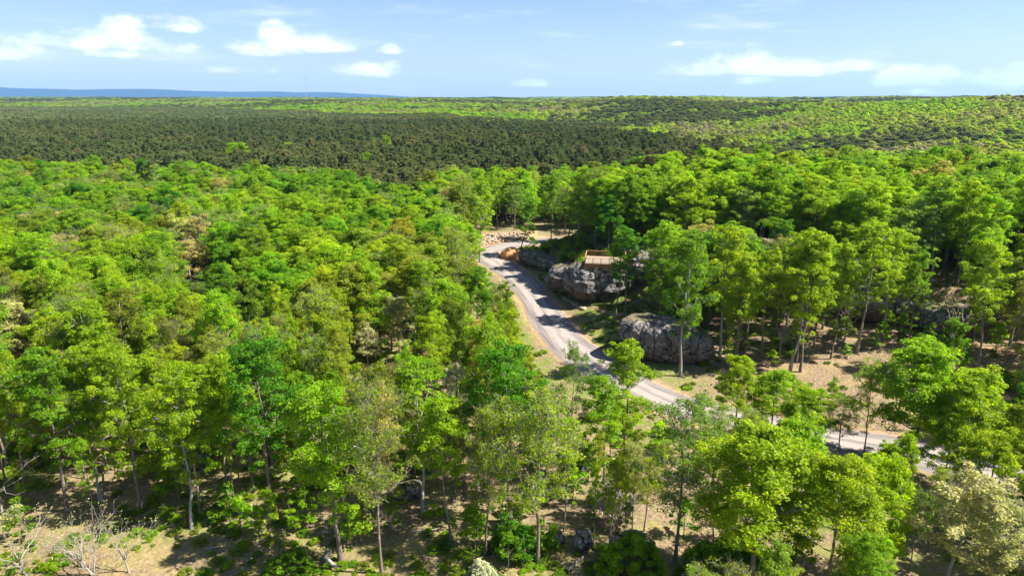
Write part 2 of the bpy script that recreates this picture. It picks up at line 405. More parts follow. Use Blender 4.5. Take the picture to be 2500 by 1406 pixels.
# ------------------------------------------------------------------ terrain
def build_ground():
    ys = [-220., -120, -60, -20, 0, 15, 25]
    y = 32.
    while y < 32000:
        ys.append(y); y += max(1.15, .0125*(y-150)) if y < 3000 else .05*y
    ys = np.array(ys); nu = 330
    u = np.linspace(-1, 1, nu)
    W = 1.05*np.maximum(ys, 0)+130
    X = u[None, :]*W[:, None]; Y = np.repeat(ys[:, None], nu, 1)
    Z = ground_z(X, Y)
    d, _, _ = road_near(X, Y); d = d.reshape(X.shape)
    Z = Z-.35*(1-sstep(-2.6, -.9, d))+(fnoise(X, Y, 5, 2)-.5)*.5*sstep(0, 4, d)*(Y < 500)
    m = len(ys)
    i = np.arange(m-1)[:, None]*nu+np.arange(nu-1)[None, :]
    F = np.stack([i, i+1, i+1+nu, i+nu], -1).reshape(-1, 4)
    V = np.stack([X, Y, Z], -1).reshape(-1, 3)
    zone = np.zeros((m, nu, 4)); zone[..., 3] = 1
    px, py, _ = proj(X, Y, Z)
    sh = (1-sstep(.3, 3.2, d))
    # rubble cut beyond the bend, trail along the foot of the rocks, foreground clearing
    cut = inpoly([(-16, 202), (-4, 211), (10, 219), (10, 232), (-14, 226), (-24, 212)], X, Y)*.9
    s = Y-yedge(X); trail = np.exp(-((s+6-2*np.sin(X*.2))/1.7)**2)*(X > 13)*(X < 100)*.75
    fg = (1-sstep(60, 74, Y))*.45*(X < 12)
    bend = inpoly([(-1, 186), (3, 192), (0, 203), (-5, 199)], X, Y)*.9
    zone[..., 0] = np.clip(np.maximum.reduce([sh*.58, cut, trail, fg, bend]), 0, 1)
    verge = sstep(1.5, 4, d)*(1-sstep(8, 14, d))*(Y > 95)*(Y < 185)
    bank = 0
    low = sstep(.50, .60, fnoise(X+50, Y, 11, 2))*(Y < 175)*np.where((X > 28) & (Y > 95), .25, .75)
    zone[..., 1] = np.clip(verge*.9+bank+low, 0, 1)
    zone[..., 2] = sstep(290, 420, Y)
    dry = 1-.8*sstep(26, 34, X)*sstep(90, 98, Y)*(1-sstep(165, 190, Y))-.35*(1-sstep(74, 90, Y))*(X < 26)
    zone[..., 3] = dry
    me = mesh_from('ground', V, F, [gm], True, attr={'zone': ('FLOAT_COLOR', 'POINT', zone.reshape(-1, 4))})
    o = link('ground', me); tag(o, kind='structure'); return o
build_ground()

def build_road(name, RC, W, lift):
    lat = np.array([-W/2-.5, -W/2, -W/3, -W/6, 0, W/6, W/3, W/2, W/2+.5])
    T = np.gradient(RC, axis=0); T /= np.linalg.norm(T, axis=1, keepdims=True); N = np.stack([T[:, 1], -T[:, 0]], 1)
    wv = 1+.09*np.sin(np.arange(len(RC))*.21)+.06*np.sin(np.arange(len(RC))*.53+1)
    X = RC[:, 0][:, None]+N[:, 0][:, None]*lat[None, :]*wv[:, None]; Y = RC[:, 1][:, None]+N[:, 1][:, None]*lat[None, :]*wv[:, None]
    zc = h0(RC[:, 0], RC[:, 1])
    Z = zc[:, None]+lift+.10*(1-(lat/(W/2))**2)[None, :]
    Z[:, 0] = zc-.25; Z[:, -1] = zc-.25
    m, k = X.shape
    i = np.arange(m-1)[:, None]*k+np.arange(k-1)[None, :]
    F = np.stack([i, i+k, i+k+1, i+1], -1).reshape(-1, 4)
    s = np.concatenate([[0], np.cumsum(np.linalg.norm(np.diff(RC, axis=0), axis=1))])
    lane = np.stack([np.broadcast_to(lat[None, :], X.shape), np.broadcast_to(s[:, None], X.shape), np.zeros_like(X)], -1)
    me = mesh_from(name, np.stack([X, Y, Z], -1).reshape(-1, 3), F, [rm], True, attr={'lane': ('FLOAT_VECTOR', 'POINT', lane.reshape(-1, 3))})
    tag(link(name, me), kind='structure')
build_road('road', RC1, RW1, .03)
build_road('side_road', RC2, RW2, -.03)

# ------------------------------------------------------------------ distant blue ridges
hm, t = new_mat('haze_tinted_hill'); P = t.new('ShaderNodeTexCoord').outputs['Object']
finish(t, principled(t, t.mix(t.noise(P, .004, 6, .6), (.006, .035, .075), (.015, .06, .11)), .95, spec=.05))  # dark forest colour with the blue of distance haze painted in
def ridge(name, D, prof, depth):
    """prof: photograph pixels along the crest"""
    xs = np.linspace(prof[0][0], prof[-1][0], 160); ps = np.interp(xs, [p[0] for p in prof], [p[1] for p in prof])
    ps = ps+(fnoise(xs, xs*0, 170, 4)-.5)*8.5-1.0
    V = []; K = [(-1.0, 0), (-.7, .3), (-.4, .62), (-.2, .85), (0, 1), (.3, .8), (.7, .3), (1.0, 0)]
    for a, b in zip(xs, ps):
        d = ray(a, b); tt = D/d[1]; X = d[0]*tt; top = CAM_H+d[2]*tt
        for k, f in K: V.append((X*(1+k*depth/D), D+k*depth, -20+(top+20)*f+(fnoise(X+k*900, k*2000+D, 700, 3)-.5)*50*math.sin(f*math.pi)))
    n = len(K); i = np.arange(len(xs)-1)[:, None]*n+np.arange(n-1)[None, :]
    F = np.stack([i, i+n, i+n+1, i+1], -1).reshape(-1, 4)
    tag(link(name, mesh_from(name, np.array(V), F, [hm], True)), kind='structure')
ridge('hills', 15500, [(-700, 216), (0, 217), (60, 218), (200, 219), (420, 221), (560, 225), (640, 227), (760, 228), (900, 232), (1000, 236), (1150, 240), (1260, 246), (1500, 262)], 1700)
0 and ridge('mountains', 25000, [(-900, 196), (0, 198), (120, 202), (260, 199), (400, 204), (600, 214), (800, 236), (950, 262)], 2500)

# ------------------------------------------------------------------ rocks
def rock(a, b, c, seed, boxy=.62, under=.22, sub=5, strata=.3, rough=1.0, name='rock', mat=ROCK, tilt=0.0, cracks=0.0):
    bm = bmesh.new(); bmesh.ops.create_icosphere(bm, subdivisions=sub, radius=1)
    off = Vector((seed*13.1, seed*7.7, seed*3.3))
    for v in bm.verts:
        p = v.co.copy()
        q = Vector([math.copysign(abs(k)**boxy, k) for k in p])
        low = max(0.0, -q.z+.15)
        s = 1-under*low*low*.9
        w3 = Vector((q.x*a*s, q.y*b*s, q.z*c))
        n = mnoise.fractal(w3*.16+off, 1.0, 2.0, 4)
        n2 = mnoise.fractal(w3*.7+off, 1.0, 2.2, 4)
        hz = mnoise.noise(Vector((seed, 3.1, w3.z*1.3+.6*mnoise.noise(w3*.3)))); hz = math.copysign(min(1, abs(hz)*2.6)**.5, hz)*.5
        cr = 0
        if cracks:
            k = abs(mnoise.noise(Vector((w3.x*.22+seed, w3.y*.22, w3.z*.05)))); cr = -cracks*max(0, 1-k/.045)
        d = (n*.20*min(a, b, c)+n2*.11*rough*min(3, c)+mnoise.fractal(w3*2.3+off, 1.0, 2.0, 2)*.05*min(2, c))
        side = 1-abs(q.z)
        dirv = Vector((p.x, p.y, p.z*.5)).normalized()
        w3 = w3+dirv*d+Vector((p.x, p.y, 0))*(hz*strata*side*2+cr*side)
        w3.z += tilt*w3.x
        v.co = w3
    me = bpy.data.meshes.new(name); bm.to_mesh(me); bm.free(); me.materials.append(mat)
    me.polygons.foreach_set('use_smooth', np.full(len(me.polygons), True)); me.update()
    return me
ROCK_FP = []
def put_rock(px, py, size, rz, label, seed, sink=.35, group=None, cat='boulder', name='boulder', xy=None, **kw):
    x, y = xy if xy else at(px, py)
    a, b, c = size
    if not xy: y += b*.8
    me = rock(a, b, c, seed, name=name, **kw)
    o = link(name, me, None, (x, y, gz(x, y-b*.6)+c*(1-sink)), rz)
    tag(o, label, cat, group); ROCK_FP.append((x, y, max(a, b)*.9+.6)); return o
put_rock(0, 0, (7.9, 4.6, 4.1), R(-14), 'huge grey-white boulder streaked black, standing beside the gravel road', 3, xy=(27.3, 115.2), under=.42, cracks=1.4, sink=.22, boxy=.66, sub=6, tilt=-.13, rough=.45, strata=.12)
put_rock(0, 0, (7.6, 5.2, 4.6), R(14), 'pale grey rock outcrop directly under the wooden deck', 7, xy=(19.5, 148.8), under=.40, cracks=.8, sink=.16, boxy=.55, sub=6, cat='rock outcrop', name='rock_outcrop')
put_rock(0, 0, (8.2, 5.5, 4.6), R(-4), 'dark grey rock outcrop continuing the cliff behind slim trunks, beside the deck outcrop', 9, xy=(32.5, 150), under=.5, cracks=.8, sink=.12, boxy=.55, sub=6, cat='rock outcrop', name='rock_outcrop')
put_rock(0, 0, (5.2, 5.5, 3.6), R(60), 'low mossy rock shelf at the turn of the cliff, between ditch and deck outcrop', 12, xy=(14.3, 158), under=.2, sink=.3, cat='rock outcrop', name='rock_outcrop')
put_rock(0, 0, (10.5, 2.6, 2.3), R(-58), 'low dark ledge of rock edging the road just past the orange clay bank', 15, xy=(8.0, 181.5), under=.25, cracks=.5, sink=.3, cat='rock ledge', name='rock_ledge')
put_rock(0, 0, (6.0, 4.0, 3.8), R(10), 'dark shaded rock behind the big roadside boulder', 17, xy=(45, 147), under=.4, sink=.2)
put_rock(0, 0, (7.5, 4.5, 3.6), R(-8), 'long shadowed rock face behind the tall trunks, middle of the wooded slope', 19, xy=(58, 142.5), under=.4, cracks=.7, sink=.2, cat='rock outcrop', name='rock_outcrop')
put_rock(0, 0, (5.8, 4.0, 3.3), R(-12), 'grey rock face with a black overhang, near the upper end of the dirt trail', 23, xy=(70.5, 126.5), under=.5, cracks=.7, sink=.1, cat='rock outcrop', name='rock_outcrop')
put_rock(0, 0, (4.8, 3.8, 3.0), R(-30), 'rounded grey rock beside the black overhang on the wooded slope', 25, xy=(80.5, 121), under=.4, sink=.2)
put_rock(0, 0, (3.6, 3.0, 2.4), R(20), 'dark rock half hidden by trees, farthest along the slope towards the photo edge', 28, xy=(94, 121), under=.4, sink=.2)
put_rock(1545, 1392, (2.2, 1.8, 1.6), R(30), 'pale grey boulder with ragged top poking out of the green bush at the bottom edge', 31, under=.2, cracks=.5, sink=.2)
put_rock(1422, 1160, (.9, .8, 1.9), R(50), 'narrow dark upright rock behind the leafless thicket', 33, under=.1, sink=.2)
put_rock(1500, 1240, (1.6, 1.1, 1.3), R(70), 'dark rock buried in the leafless thicket', 34, under=.2, sink=.3)
put_rock(1000, 1222, (1.7, 1.2, .9), R(15), 'small dark rock with a pale split face on the litter slope, below the leaning trunk', 36, under=.5, sink=.25)
put_rock(478, 1148, (1.6, 1.2, 1.3), R(5), 'dark mossy rock under the low green saplings in the open wood', 38, under=.4, sink=.3)
put_rock(905, 1095, (2.4, 1.6, 1.3), R(-15), 'dark rock in deep shade behind the pale-leaved slim tree', 40, under=.4, sink=.3)
put_rock(1080, 1085, (1.9, 1.0, .8), R(-25), 'flat dark rock in the undergrowth between foreground tree tops', 41, under=.5, sink=.3)
put_rock(1355, 1330, (1.0, .8, .7), R(5), 'round grey stone at the foot of the pale yellow-green tree', 43, sink=.3)
put_rock(1425, 1345, (.9, .7, 1.3), R(5), 'knobbly pale rock stump beside the fallen black log at the bottom edge', 44, sink=.2)
# clay bank and boulders at the bend
def clay(xy, size, seed, label, mat=CLAY, **kw):
    me = rock(*size, seed, boxy=1.0, under=.0, sub=5, name='clay', mat=mat, strata=.05)
    o = link(kw.get('name', 'clay_bank'), me, None, (xy[0], xy[1], gz(*xy)+size[2]*.35), kw.get('rz', 0)); tag(o, label, kw.get('cat', 'clay bank'), kw.get('group'))
clay((-.2, 195.0), (3.2, 2.6, 2.2), 51, 'bare orange clay bank inside the road bend', rz=R(20))
for k, (dx, dy, s) in enumerate([(-1.2, 3.4, .9), (.6, 3.9, .8), (2.0, 4.2, 1.0)]):
    clay((.2+dx, 195.5+dy), (s*1.2, s, s*1.1), 60+k, ['tan boulder nearest the road on top of the orange clay bank', 'middle tan boulder on top of the orange clay bank', 'tan boulder nearest the slanting trunk on the orange clay bank'][k], mat=ROCKB, name='boulder', cat='boulder')

# stones: rubble heap, ditch stones, scattered stones
STONES = [rock(.5, .42, .32, 70+i, sub=2, boxy=.7, strata=0, name='stone', mat=STONE) for i in range(4)]
rs = np.random.default_rng(5)
def stones(name, pts, sizes, label, kind='stuff'):
    Vs, Fs, n = [], [], 0
    base = []
    for me in STONES:
        v = np.zeros(len(me.vertices)*3); me.vertices.foreach_get('co', v); f = np.zeros(len(me.polygons)*3, int); me.polygons.foreach_get('vertices', f)
        base.append((v.reshape(-1, 3), f.reshape(-1, 3)))
    for (x, y, z), s in zip(pts, sizes):
        v, f = base[rs.integers(4)]; a = rs.uniform(0, 6.28); c_, s_ = math.cos(a), math.sin(a)
        q = v*s; q = np.stack([q[:, 0]*c_-q[:, 1]*s_, q[:, 0]*s_+q[:, 1]*c_, q[:, 2]], 1)+(x, y, z)
        Vs.append(q); Fs.append(f+n); n += len(v)
    o = link(name, mesh_from(name, np.vstack(Vs), np.vstack(Fs), [STONE])); tag(o, label, kind=kind); return o
pp = []
while len(pp) < 1500:
    x, y = rs.uniform(-14, 8), rs.uniform(207, 226)
    if inpoly([(-13, 206), (-7, 208.5), (7, 219), (4, 226), (-12, 222)], x, y): pp.append((x, y))
pp = np.array(pp); d, _, _ = road_near(pp[:, 0], pp[:, 1]); pp = pp[d > .8]
zz = ground_z(pp[:, 0], pp[:, 1])+np.abs(rs.normal(0, .35, len(pp)))+.1
stones('rubble', np.column_stack([pp, zz]), rs.uniform(.3, 1.1, len(pp)), 'tan broken stone heaped along the far side of the road bend')
xs = rs.uniform(8, 16, 90); ysd = np.interp(xs, [8, 10.5, 12.5, 16], [172, 160, 150, 142])+rs.normal(0, .8, 90)
stones('ditch_stones', np.column_stack([xs, ysd, ground_z(xs, ysd)+.1]), rs.uniform(.4, 1.3, 90), 'line of grey stones in the ditch between road and rocks')
xs = rs.uniform(-40, 40, 420); ysd = rs.uniform(54, 112, 420); d, _, _ = road_near(xs, ysd); k = d > .5; xs, ysd = xs[k], ysd[k]
stones('scattered_stones', np.column_stack([xs, ysd, ground_z(xs, ysd)+.02]), rs.uniform(.15, .55, len(xs))**1.2, 'small pale stones scattered over the leaf litter')

# ------------------------------------------------------------------ wooden deck on the outcrop
DX, DY, DW, DD, DZ = 20.6, 146.6, 8.8, 7.4, 10.3
def build_deck():
    root = link('viewing_deck', None, None, (DX, DY, DZ), R(-9)); tag(root, 'square reddish wooden viewing deck with railings on top of the rock outcrop', 'deck')
    w2, d2 = DW/2, DD/2
    g = Geo(); n = 50; pw = DD/n
    for i in range(n): g.box(-w2, w2, -d2+i*pw+.008, -d2+(i+1)*pw-.008, -.04, 0)
    tag(link('decking', g.mesh('decking', [DECKING]), root), kind='stuff')
    for (x0, x1, y0, y1) in ((-w2, w2, -d2-.06, -d2-.003), (-w2, w2, d2+.003, d2+.06), (-w2-.06, -w2-.003, -d2-.06, d2+.06), (w2+.003, w2+.06, -d2-.06, d2+.06)):
        g = Geo(); g.box(x0, x1, y0, y1, -.85, -.02); link('fascia_board', g.mesh('fascia', [WOOD]), root)
    pg = Geo(); pg.box(-.07, .07, -.07, .07, 0.002, 1.18); pm = pg.mesh('post', [WOOD])
    rp = []
    for i in range(6): rp += [(-w2+.1+i*(DW-.2)/5, -d2+.1), (-w2+.1+i*(DW-.2)/5, d2-.1)]
    for i in range(1, 4): rp += [(-w2+.1, -d2+.1+i*(DD-.2)/4), (w2-.1, -d2+.1+i*(DD-.2)/4)]
    for x, y in rp: link('railing_post', pm, root, (x, y, 0))
    for side in range(4):
        L = DW if side < 2 else DD
        for nm, z0, z1, wd in (('top_rail', 1.183, 1.24, .10), ('bottom_rail', .12, .18, .035)):
            g = Geo(); l = L/2-.02 if side < 2 else L/2-.16
            g.box(-l, l, -wd, wd, z0, z1)
            o = link(nm, g.mesh(nm, [WOOD]), root, (0, (-1 if side == 0 else 1)*(d2-.1), 0) if side < 2 else ((-1 if side == 2 else 1)*(w2-.1), 0, 0), 0 if side < 2 else math.pi/2)
        g = Geo(); k = int(L/.22)
        for i in range(k):
            x = -L/2+.15+i*(L-.3)/k; g.box(x-.02, x+.02, -.02, .02, .182, 1.18)
        tag(link('balusters', g.mesh('balusters', [WOOD]), root, (0, (-1 if side == 0 else 1)*(d2-.1), 0) if side < 2 else ((-1 if side == 2 else 1)*(w2-.1), 0, 0), 0 if side < 2 else math.pi/2), kind='stuff')
    lg = Geo(); lg.box(-.14, .14, -.14, .14, -2.2, -.05); lm = lg.mesh('leg', [WOOD])
    for x in (-w2+.3, 0, w2-.3):
        for y in (-d2+1.6, d2-.3): link('support_post', lm, root, (x, y, 0))
build_deck()

# ------------------------------------------------------------------ plant prototypes
def leaf_quads(C, N, size, rng, aspect=.62):
    n = len(C); N = N/np.maximum(np.linalg.norm(N, axis=1, keepdims=True), 1e-6)
    rv = rng.normal(size=(n, 3)); T = np.cross(N, rv); T /= np.maximum(np.linalg.norm(T, axis=1, keepdims=True), 1e-6)
    B = np.cross(N, T); s = np.broadcast_to(np.asarray(size, float).reshape(-1, 1), (n, 1))
    fold = N*s*.22
    V = np.stack([C+T*s, C+B*s*aspect+fold, C-T*s, C-B*s*aspect+fold], 1).reshape(-1, 3)
    F = np.arange(4*n).reshape(n, 4)
    return V, F
def clump_leaves(cent, rad, per, size, rng, flat=.62, spread=.55):
    cent = np.asarray(cent); n = len(cent); k = per
    D = rng.normal(size=(n*k, 3)); D[:, 2] += .45; D /= np.linalg.norm(D, axis=1, keepdims=True)
    rr = np.repeat(rad, k)[:, None]*(rng.random((n*k, 1))**.33)
    P = np.repeat(cent, k, 0)+D*rr*np.array([1, 1, flat])
    Nn = D*.75+np.array([0, 0, .45])+rng.normal(size=D.shape)*spread
    sz = size*rng.uniform(.7, 1.25, n*k)
    V, F = leaf_quads(P, Nn, sz, rng)
    lv = np.clip(np.repeat(rng.random(n), k)*.5+rng.random(n*k)*.6-.05, 0, 1)
    return V, F, lv
def curve(a, b, lift, rng, n=4, wob=.12):
    a, b = np.asarray(a, float), np.asarray(b, float); L = np.linalg.norm(b-a); t = np.linspace(0, 1, n+1)[:, None]
    P = a+(b-a)*t+np.array([0, 0, 1.])*lift*L*(t*(1-t))*4*.25+rng.normal(size=(n+1, 3))*wob*L*.25*np.sin(t*math.pi)
    P[0] = a; P[-1] = b; return P
def make_broadleaf(seed, H=18., cb=.42, Rr=4.2, limbs=11, per=60, size=.21, dens=1.0, shell=60, top=.95, bark=BARK, clr=(.75, 1.25), lean=.03, fork=False, sub=4, tw=2, rt=.23, twigs=False, shape=.5, tufts=0):
    rng = np.random.default_rng(seed)
    g = Geo(); cents = []; rads = []
    nT = 9; t = np.linspace(0, 1, nT)
    px_ = np.cumsum(rng.normal(0, lean*H/nT*1.6, nT)); py_ = np.cumsum(rng.normal(0, lean*H/nT*1.6, nT)); px_[0] = py_[0] = 0; px_[1] *= .3; py_[1] *= .3
    TP = np.stack([px_, py_, t*H*.93], 1)
    TR = rt*(1-t*.86)*(1+.5*np.exp(-t*18)); g.tube(np.vstack([[TP[0]-(0, 0, 1.2)], TP]), np.concatenate([[TR[0]*1.15], TR]), 7)
    trunkP = lambda z: np.array([np.interp(z, TP[:, 2], TP[:, 0]), np.interp(z, TP[:, 2], TP[:, 1]), z])
    zc0, zc1 = cb*H, H*top
    def env(z):
        u = np.clip((z-zc0)/(H-zc0), 0, 1); return Rr*max(.18, (math.sin(math.pi*min(1, (u*.86+.14))**(.5+shape*.6)))**.75)
    az = rng.uniform(0, 6.28)
    for i in range(limbs):
        u = (i+.3)/limbs; z = zc0*.92+(H*.90-zc0*.92)*u**.92; az += 2.4+rng.uniform(-.4, .4)
        a = trunkP(z); ez = min(H*.985, z+rng.uniform(.10, .24)*(H-zc0)*(1.25-u*.6)); r = env(ez)*rng.uniform(.72, 1.08)
        b = np.array([a[0]+math.cos(az)*r, a[1]+math.sin(az)*r, ez])
        Pc = curve(a, b, -.5 if u < .4 else .2, rng, 5); r0 = rt*(1-z/H*.82)*.52
        g.tube(Pc, np.linspace(r0, .035, 6), 5, False)
        if rng.random() < dens: cents.append(b); rads.append(rng.uniform(*clr))
        for j in range(sub):
            f = rng.uniform(.35, .95); s0 = Pc[int(f*5)]*(1-(f*5 % 1))+Pc[min(5, int(f*5)+1)]*(f*5 % 1)
            dd = rng.normal(size=3)*np.array([1, 1, .55])+np.array([math.cos(az), math.sin(az), .5])*.5; dd /= np.linalg.norm(dd)
            e = s0+dd*Rr*rng.uniform(.25, .48)
            Q = curve(s0, e, .3, rng, 3); g.tube(Q, np.linspace(r0*.4+.01, .018, 4), 4, False)
            if rng.random() < dens: cents.append(e); rads.append(rng.uniform(*clr)*.95)
            for k in range(tw):
                s1 = Q[rng.integers(1, 4)]; d3 = rng.normal(size=3)*np.array([1, 1, .6])+(0, 0, .35); d3 /= np.linalg.norm(d3)
                e2 = s1+d3*rng.uniform(.6, 1.35)
                if tw: g.tube(np.array([s1, (s1+e2)/2+rng.normal(size=3)*.08, e2]), [.022, .016, .009], 3, False)
                if rng.random() < dens: cents.append(e2); rads.append(rng.uniform(*clr)*.8)
    for i in range(int(shell)):
        z = zc0+(H-zc0)*rng.random()**.8; r = env(z)*rng.uniform(.5, 1.1); a = rng.uniform(0, 6.28); p = trunkP(min(z, H*.93))
        cents.append(np.array([p[0]+r*math.cos(a), p[1]+r*math.sin(a), z])); rads.append(rng.uniform(*clr))
    cents.append(trunkP(H*.93)+(0, 0, .3)); rads.append(clr[1]*.8)
    for i in range(5):
        cents.append(trunkP(H*.93)+np.array([rng.normal(0, .7), rng.normal(0, .7), rng.uniform(.2, 1.1)])); rads.append(clr[0])
    for i in range(tufts):
        z = H*rng.uniform(.22, cb+.05); a = rng.uniform(0, 6.28); q0 = trunkP(z); e = q0+np.array([math.cos(a), math.sin(a), .25])*rng.uniform(.5, 1.5)
        g.tube(np.array([q0, (q0+e)/2+(0, 0, .1), e]), [.035, .025, .012], 3, False); cents.append(e); rads.append(clr[0]*1.1)
    if twigs:
        for c_ in list(cents):
            for k in range(5):
                d3 = rng.normal(size=3)+(0, 0, .6); d3 /= np.linalg.norm(d3); e = c_+d3*rng.uniform(.5, 1.3)
                g.tube(np.array([c_, (c_+e)/2+rng.normal(size=3)*.07, e]), [.02, .015, .008], 3, False)
    tm = g.mesh('trunk', [bark], True)
    V, F, lv = clump_leaves(cents, rads, per, size, rng)
    # unevenness: a few leaves dropped in gaps
    cm = mesh_from('crown', V, F, [LEAF], False, attr={'lv': ('FLOAT', 'FACE', lv)})
    return dict(trunk=tm, crown=cm, H=H, R=Rr, cb=cb)
def make_pine(seed, H=16., Rr=2.3, n_w=13, per=26, size=.30, cb=.42):
    rng = np.random.default_rng(seed); g = Geo(); C = []; rd = []
    g.tube(np.array([[0, 0, -1], [rng.normal(0, .1), rng.normal(0, .1), H*.5], [rng.normal(0, .15), rng.normal(0, .15), H*.97]]), [.21, .14, .03], 6)
    for i in range(n_w):
        u = (i+.5)/n_w; z = H*(cb+(1-cb)*u); r = Rr*(1-u)**.36*(1 if u > .12 else .75); a0 = rng.uniform(0, 6.28)
        for k in range(5):
            a = a0+k*1.257+rng.normal(0, .25); rr = r*rng.uniform(.65, 1.15)+.15; e = np.array([math.cos(a)*rr, math.sin(a)*rr, z+rr*.28])
            g.tube(np.array([[0, 0, z-.1], e*np.array([.5, .5, 1])+(0, 0, -.05), e]), [.035, .025, .01], 3, False)
            for f in (.45, .75, 1.0):
                if f*rr < .3 and f < 1: continue
                C.append(np.array([e[0]*f, e[1]*f, z+rr*.28*f])); rd.append(.42+.25*(1-u))
    C.append(np.array([0, 0, H*.97])); rd.append(.35)
    C = np.array(C); rd = np.array(rd); n = len(C)
    D = rng.normal(size=(n*per, 3)); D[:, 2] += .3; D /= np.linalg.norm(D, axis=1, keepdims=True)
    P = np.repeat(C, per, 0)+D*np.repeat(rd, per)[:, None]*rng.uniform(.3, 1, (n*per, 1))*np.array([1, 1, .8])
    V, F = leaf_quads(P, np.cross(D, rng.normal(size=D.shape)), size*rng.uniform(.7, 1.2, n*per), rng, .36)
    lv = np.clip(np.repeat(rng.random(n), per)*.4+rng.random(n*per)*.7-.05, 0, 1)
    return dict(trunk=g.mesh('trunk', [BARKP], True), crown=mesh_from('crown', V, F, [NEED], False, attr={'lv': ('FLOAT', 'FACE', lv)}), H=H, R=Rr, cb=cb)
def make_bare(seed, H=9., n=7, spread=.55, bark=DEADW, leaves=0, r0=.13, multi=1, size=.12):
    rng = np.random.default_rng(seed); g = Geo(); tips = []
    def grow(p, d, L, r, lvl):
        e = p+d*L; Q = curve(p, e, rng.uniform(-.2, .5), rng, 4, .16); g.tube(Q, np.linspace(r, r*.5, 5), 5 if lvl < 2 else 3, False)
        if lvl >= 4 or r < .012: tips.append(e); return
        for k in range(rng.integers(2, 4) if lvl else n):
            f = rng.uniform(.45, 1.0) if k else 1.0
            s = Q[min(4, int(round(f*4)))]
            dd = d+rng.normal(size=3)*spread*np.array([1, 1, .6]); dd[2] += .12; dd /= np.linalg.norm(dd)
            grow(s, dd, L*rng.uniform(.5, .78), r*rng.uniform(.42, .6), lvl+1)
    for m in range(multi):
        d = np.array([rng.normal(0, .22 if multi > 1 else .05), rng.normal(0, .22 if multi > 1 else .05), 1.]); d /= np.linalg.norm(d)
        grow(np.array([rng.normal(0, .25)*(multi > 1), rng.normal(0, .25)*(multi > 1), -.4]), d, H*.38, r0/math.sqrt(multi)*rng.uniform(.8, 1.2), 0)
    tips = np.array(tips); out = dict(trunk=g.mesh('trunk', [bark], True), H=H, R=H*.35, cb=.3, crown=None)
    if leaves:
        C = np.repeat(tips, 1, 0); V, F, lv = clump_leaves(C, np.full(len(C), .28), leaves, size, rng)
        out['crown'] = mesh_from('crown', V, F, [LEAF], False, attr={'lv': ('FLOAT', 'FACE', lv)})
    return out
def make_sapling(seed, H=5., Rr=1.5, n=26, per=34, size=.16):
    rng = np.random.default_rng(seed); g = Geo(); C = []
    g.tube(np.array([[0, 0, -.3], [rng.normal(0, .1), rng.normal(0, .1), H*.5], [rng.normal(0, .3), rng.normal(0, .3), H*.95]]), [.06, .045, .015], 5)
    for i in range(n):
        z = H*rng.uniform(.25, 1.0); u = z/H; r = Rr*math.sin(math.pi*min(1, u*.8+.18))*rng.uniform(.3, 1.05); a = rng.uniform(0, 6.28)
        e = np.array([math.cos(a)*r, math.sin(a)*r, z]); g.tube(np.array([[0, 0, z-.35*r], e*.6+np.array([0, 0, z*.4]), e]), [.022, .015, .008], 3, False); C.append(e)
    V, F, lv = clump_leaves(C, rng.uniform(.32, .62, n), per, size, rng, .4)
    return dict(trunk=g.mesh('stem', [BARK], True), crown=mesh_from('foliage', V, F, [LEAF], False, attr={'lv': ('FLOAT', 'FACE', lv)}), H=H, R=Rr, cb=.2)
def make_shrub(seed, Rr=1.2, H=1.6, n=26, per=40, size=.13):
    rng = np.random.default_rng(seed); g = Geo(); C = []
    for i in range(n):
        a = rng.uniform(0, 6.28); r = Rr*math.sqrt(rng.random()); z = H*(1-(r/Rr)**2*.7)*rng.uniform(.6, 1)
        e = np.array([math.cos(a)*r, math.sin(a)*r, z]); g.tube(np.array([[e[0]*.15, e[1]*.15, -.2], [e[0]*.6, e[1]*.6, z*.6], e]), [.03, .02, .01], 3, False); C.append(e)
    V, F, lv = clump_leaves(C, rng.uniform(.28, .5, n), per, size, rng, .7)
    return dict(trunk=g.mesh('stem', [BARK], True), crown=mesh_from('foliage', V, F, [LEAF], False, attr={'lv': ('FLOAT', 'FACE', lv)}), H=H, R=Rr, cb=.1)

P = {}
P['dense'] = [make_broadleaf(100+i, H=17.5+i % 3, cb=.36, Rr=3.9+.3*(i % 4), limbs=13, per=96, shell=40, size=.142, clr=(.5, 1.15), sub=4, tw=2) for i in range(6)]
P['round'] = [make_broadleaf(130+i, H=16, cb=.28, Rr=4.7, limbs=14, per=92, shell=60, size=.148, shape=.7, clr=(.55, 1.2), sub=5) for i in range(3)]
P['tall'] = [make_broadleaf(160+i, H=20., cb=.40, Rr=3.0+.25*(i % 3), limbs=14, per=72, shell=8, size=.128, sub=4, tw=2, clr=(.45, .95), dens=.9, bark=BARKG if i % 2 else BARK, rt=.19, shape=.9, tufts=7, lean=.04) for i in range(5)]
P['open'] = [make_broadleaf(190+i, H=18., cb=.38, Rr=3.9, limbs=13, per=34, shell=4, size=.118, dens=.85, sub=5, tw=2, clr=(.5, .95), twigs=True, rt=.17, lean=.05, shape=.8) for i in range(4)]
P['flower'] = [make_broadleaf(220+i, H=15., cb=.34, Rr=3.5, limbs=12, per=44, shell=14, size=.14, dens=.9, sub=5, tw=2, clr=(.45, .85), twigs=True, rt=.16, bark=BARKG, lean=.05) for i in range(3)]
P['slim'] = [make_broadleaf(250+i, H=18., cb=.46, Rr=1.9, limbs=11, per=52, shell=4, size=.125, sub=3, clr=(.4, .8), rt=.13, lean=.045, tufts=5) for i in range(3)]
P['pine'] = [make_pine(300+i, H=15+i, Rr=2.7+.15*i, size=.27, per=34) for i in range(4)]
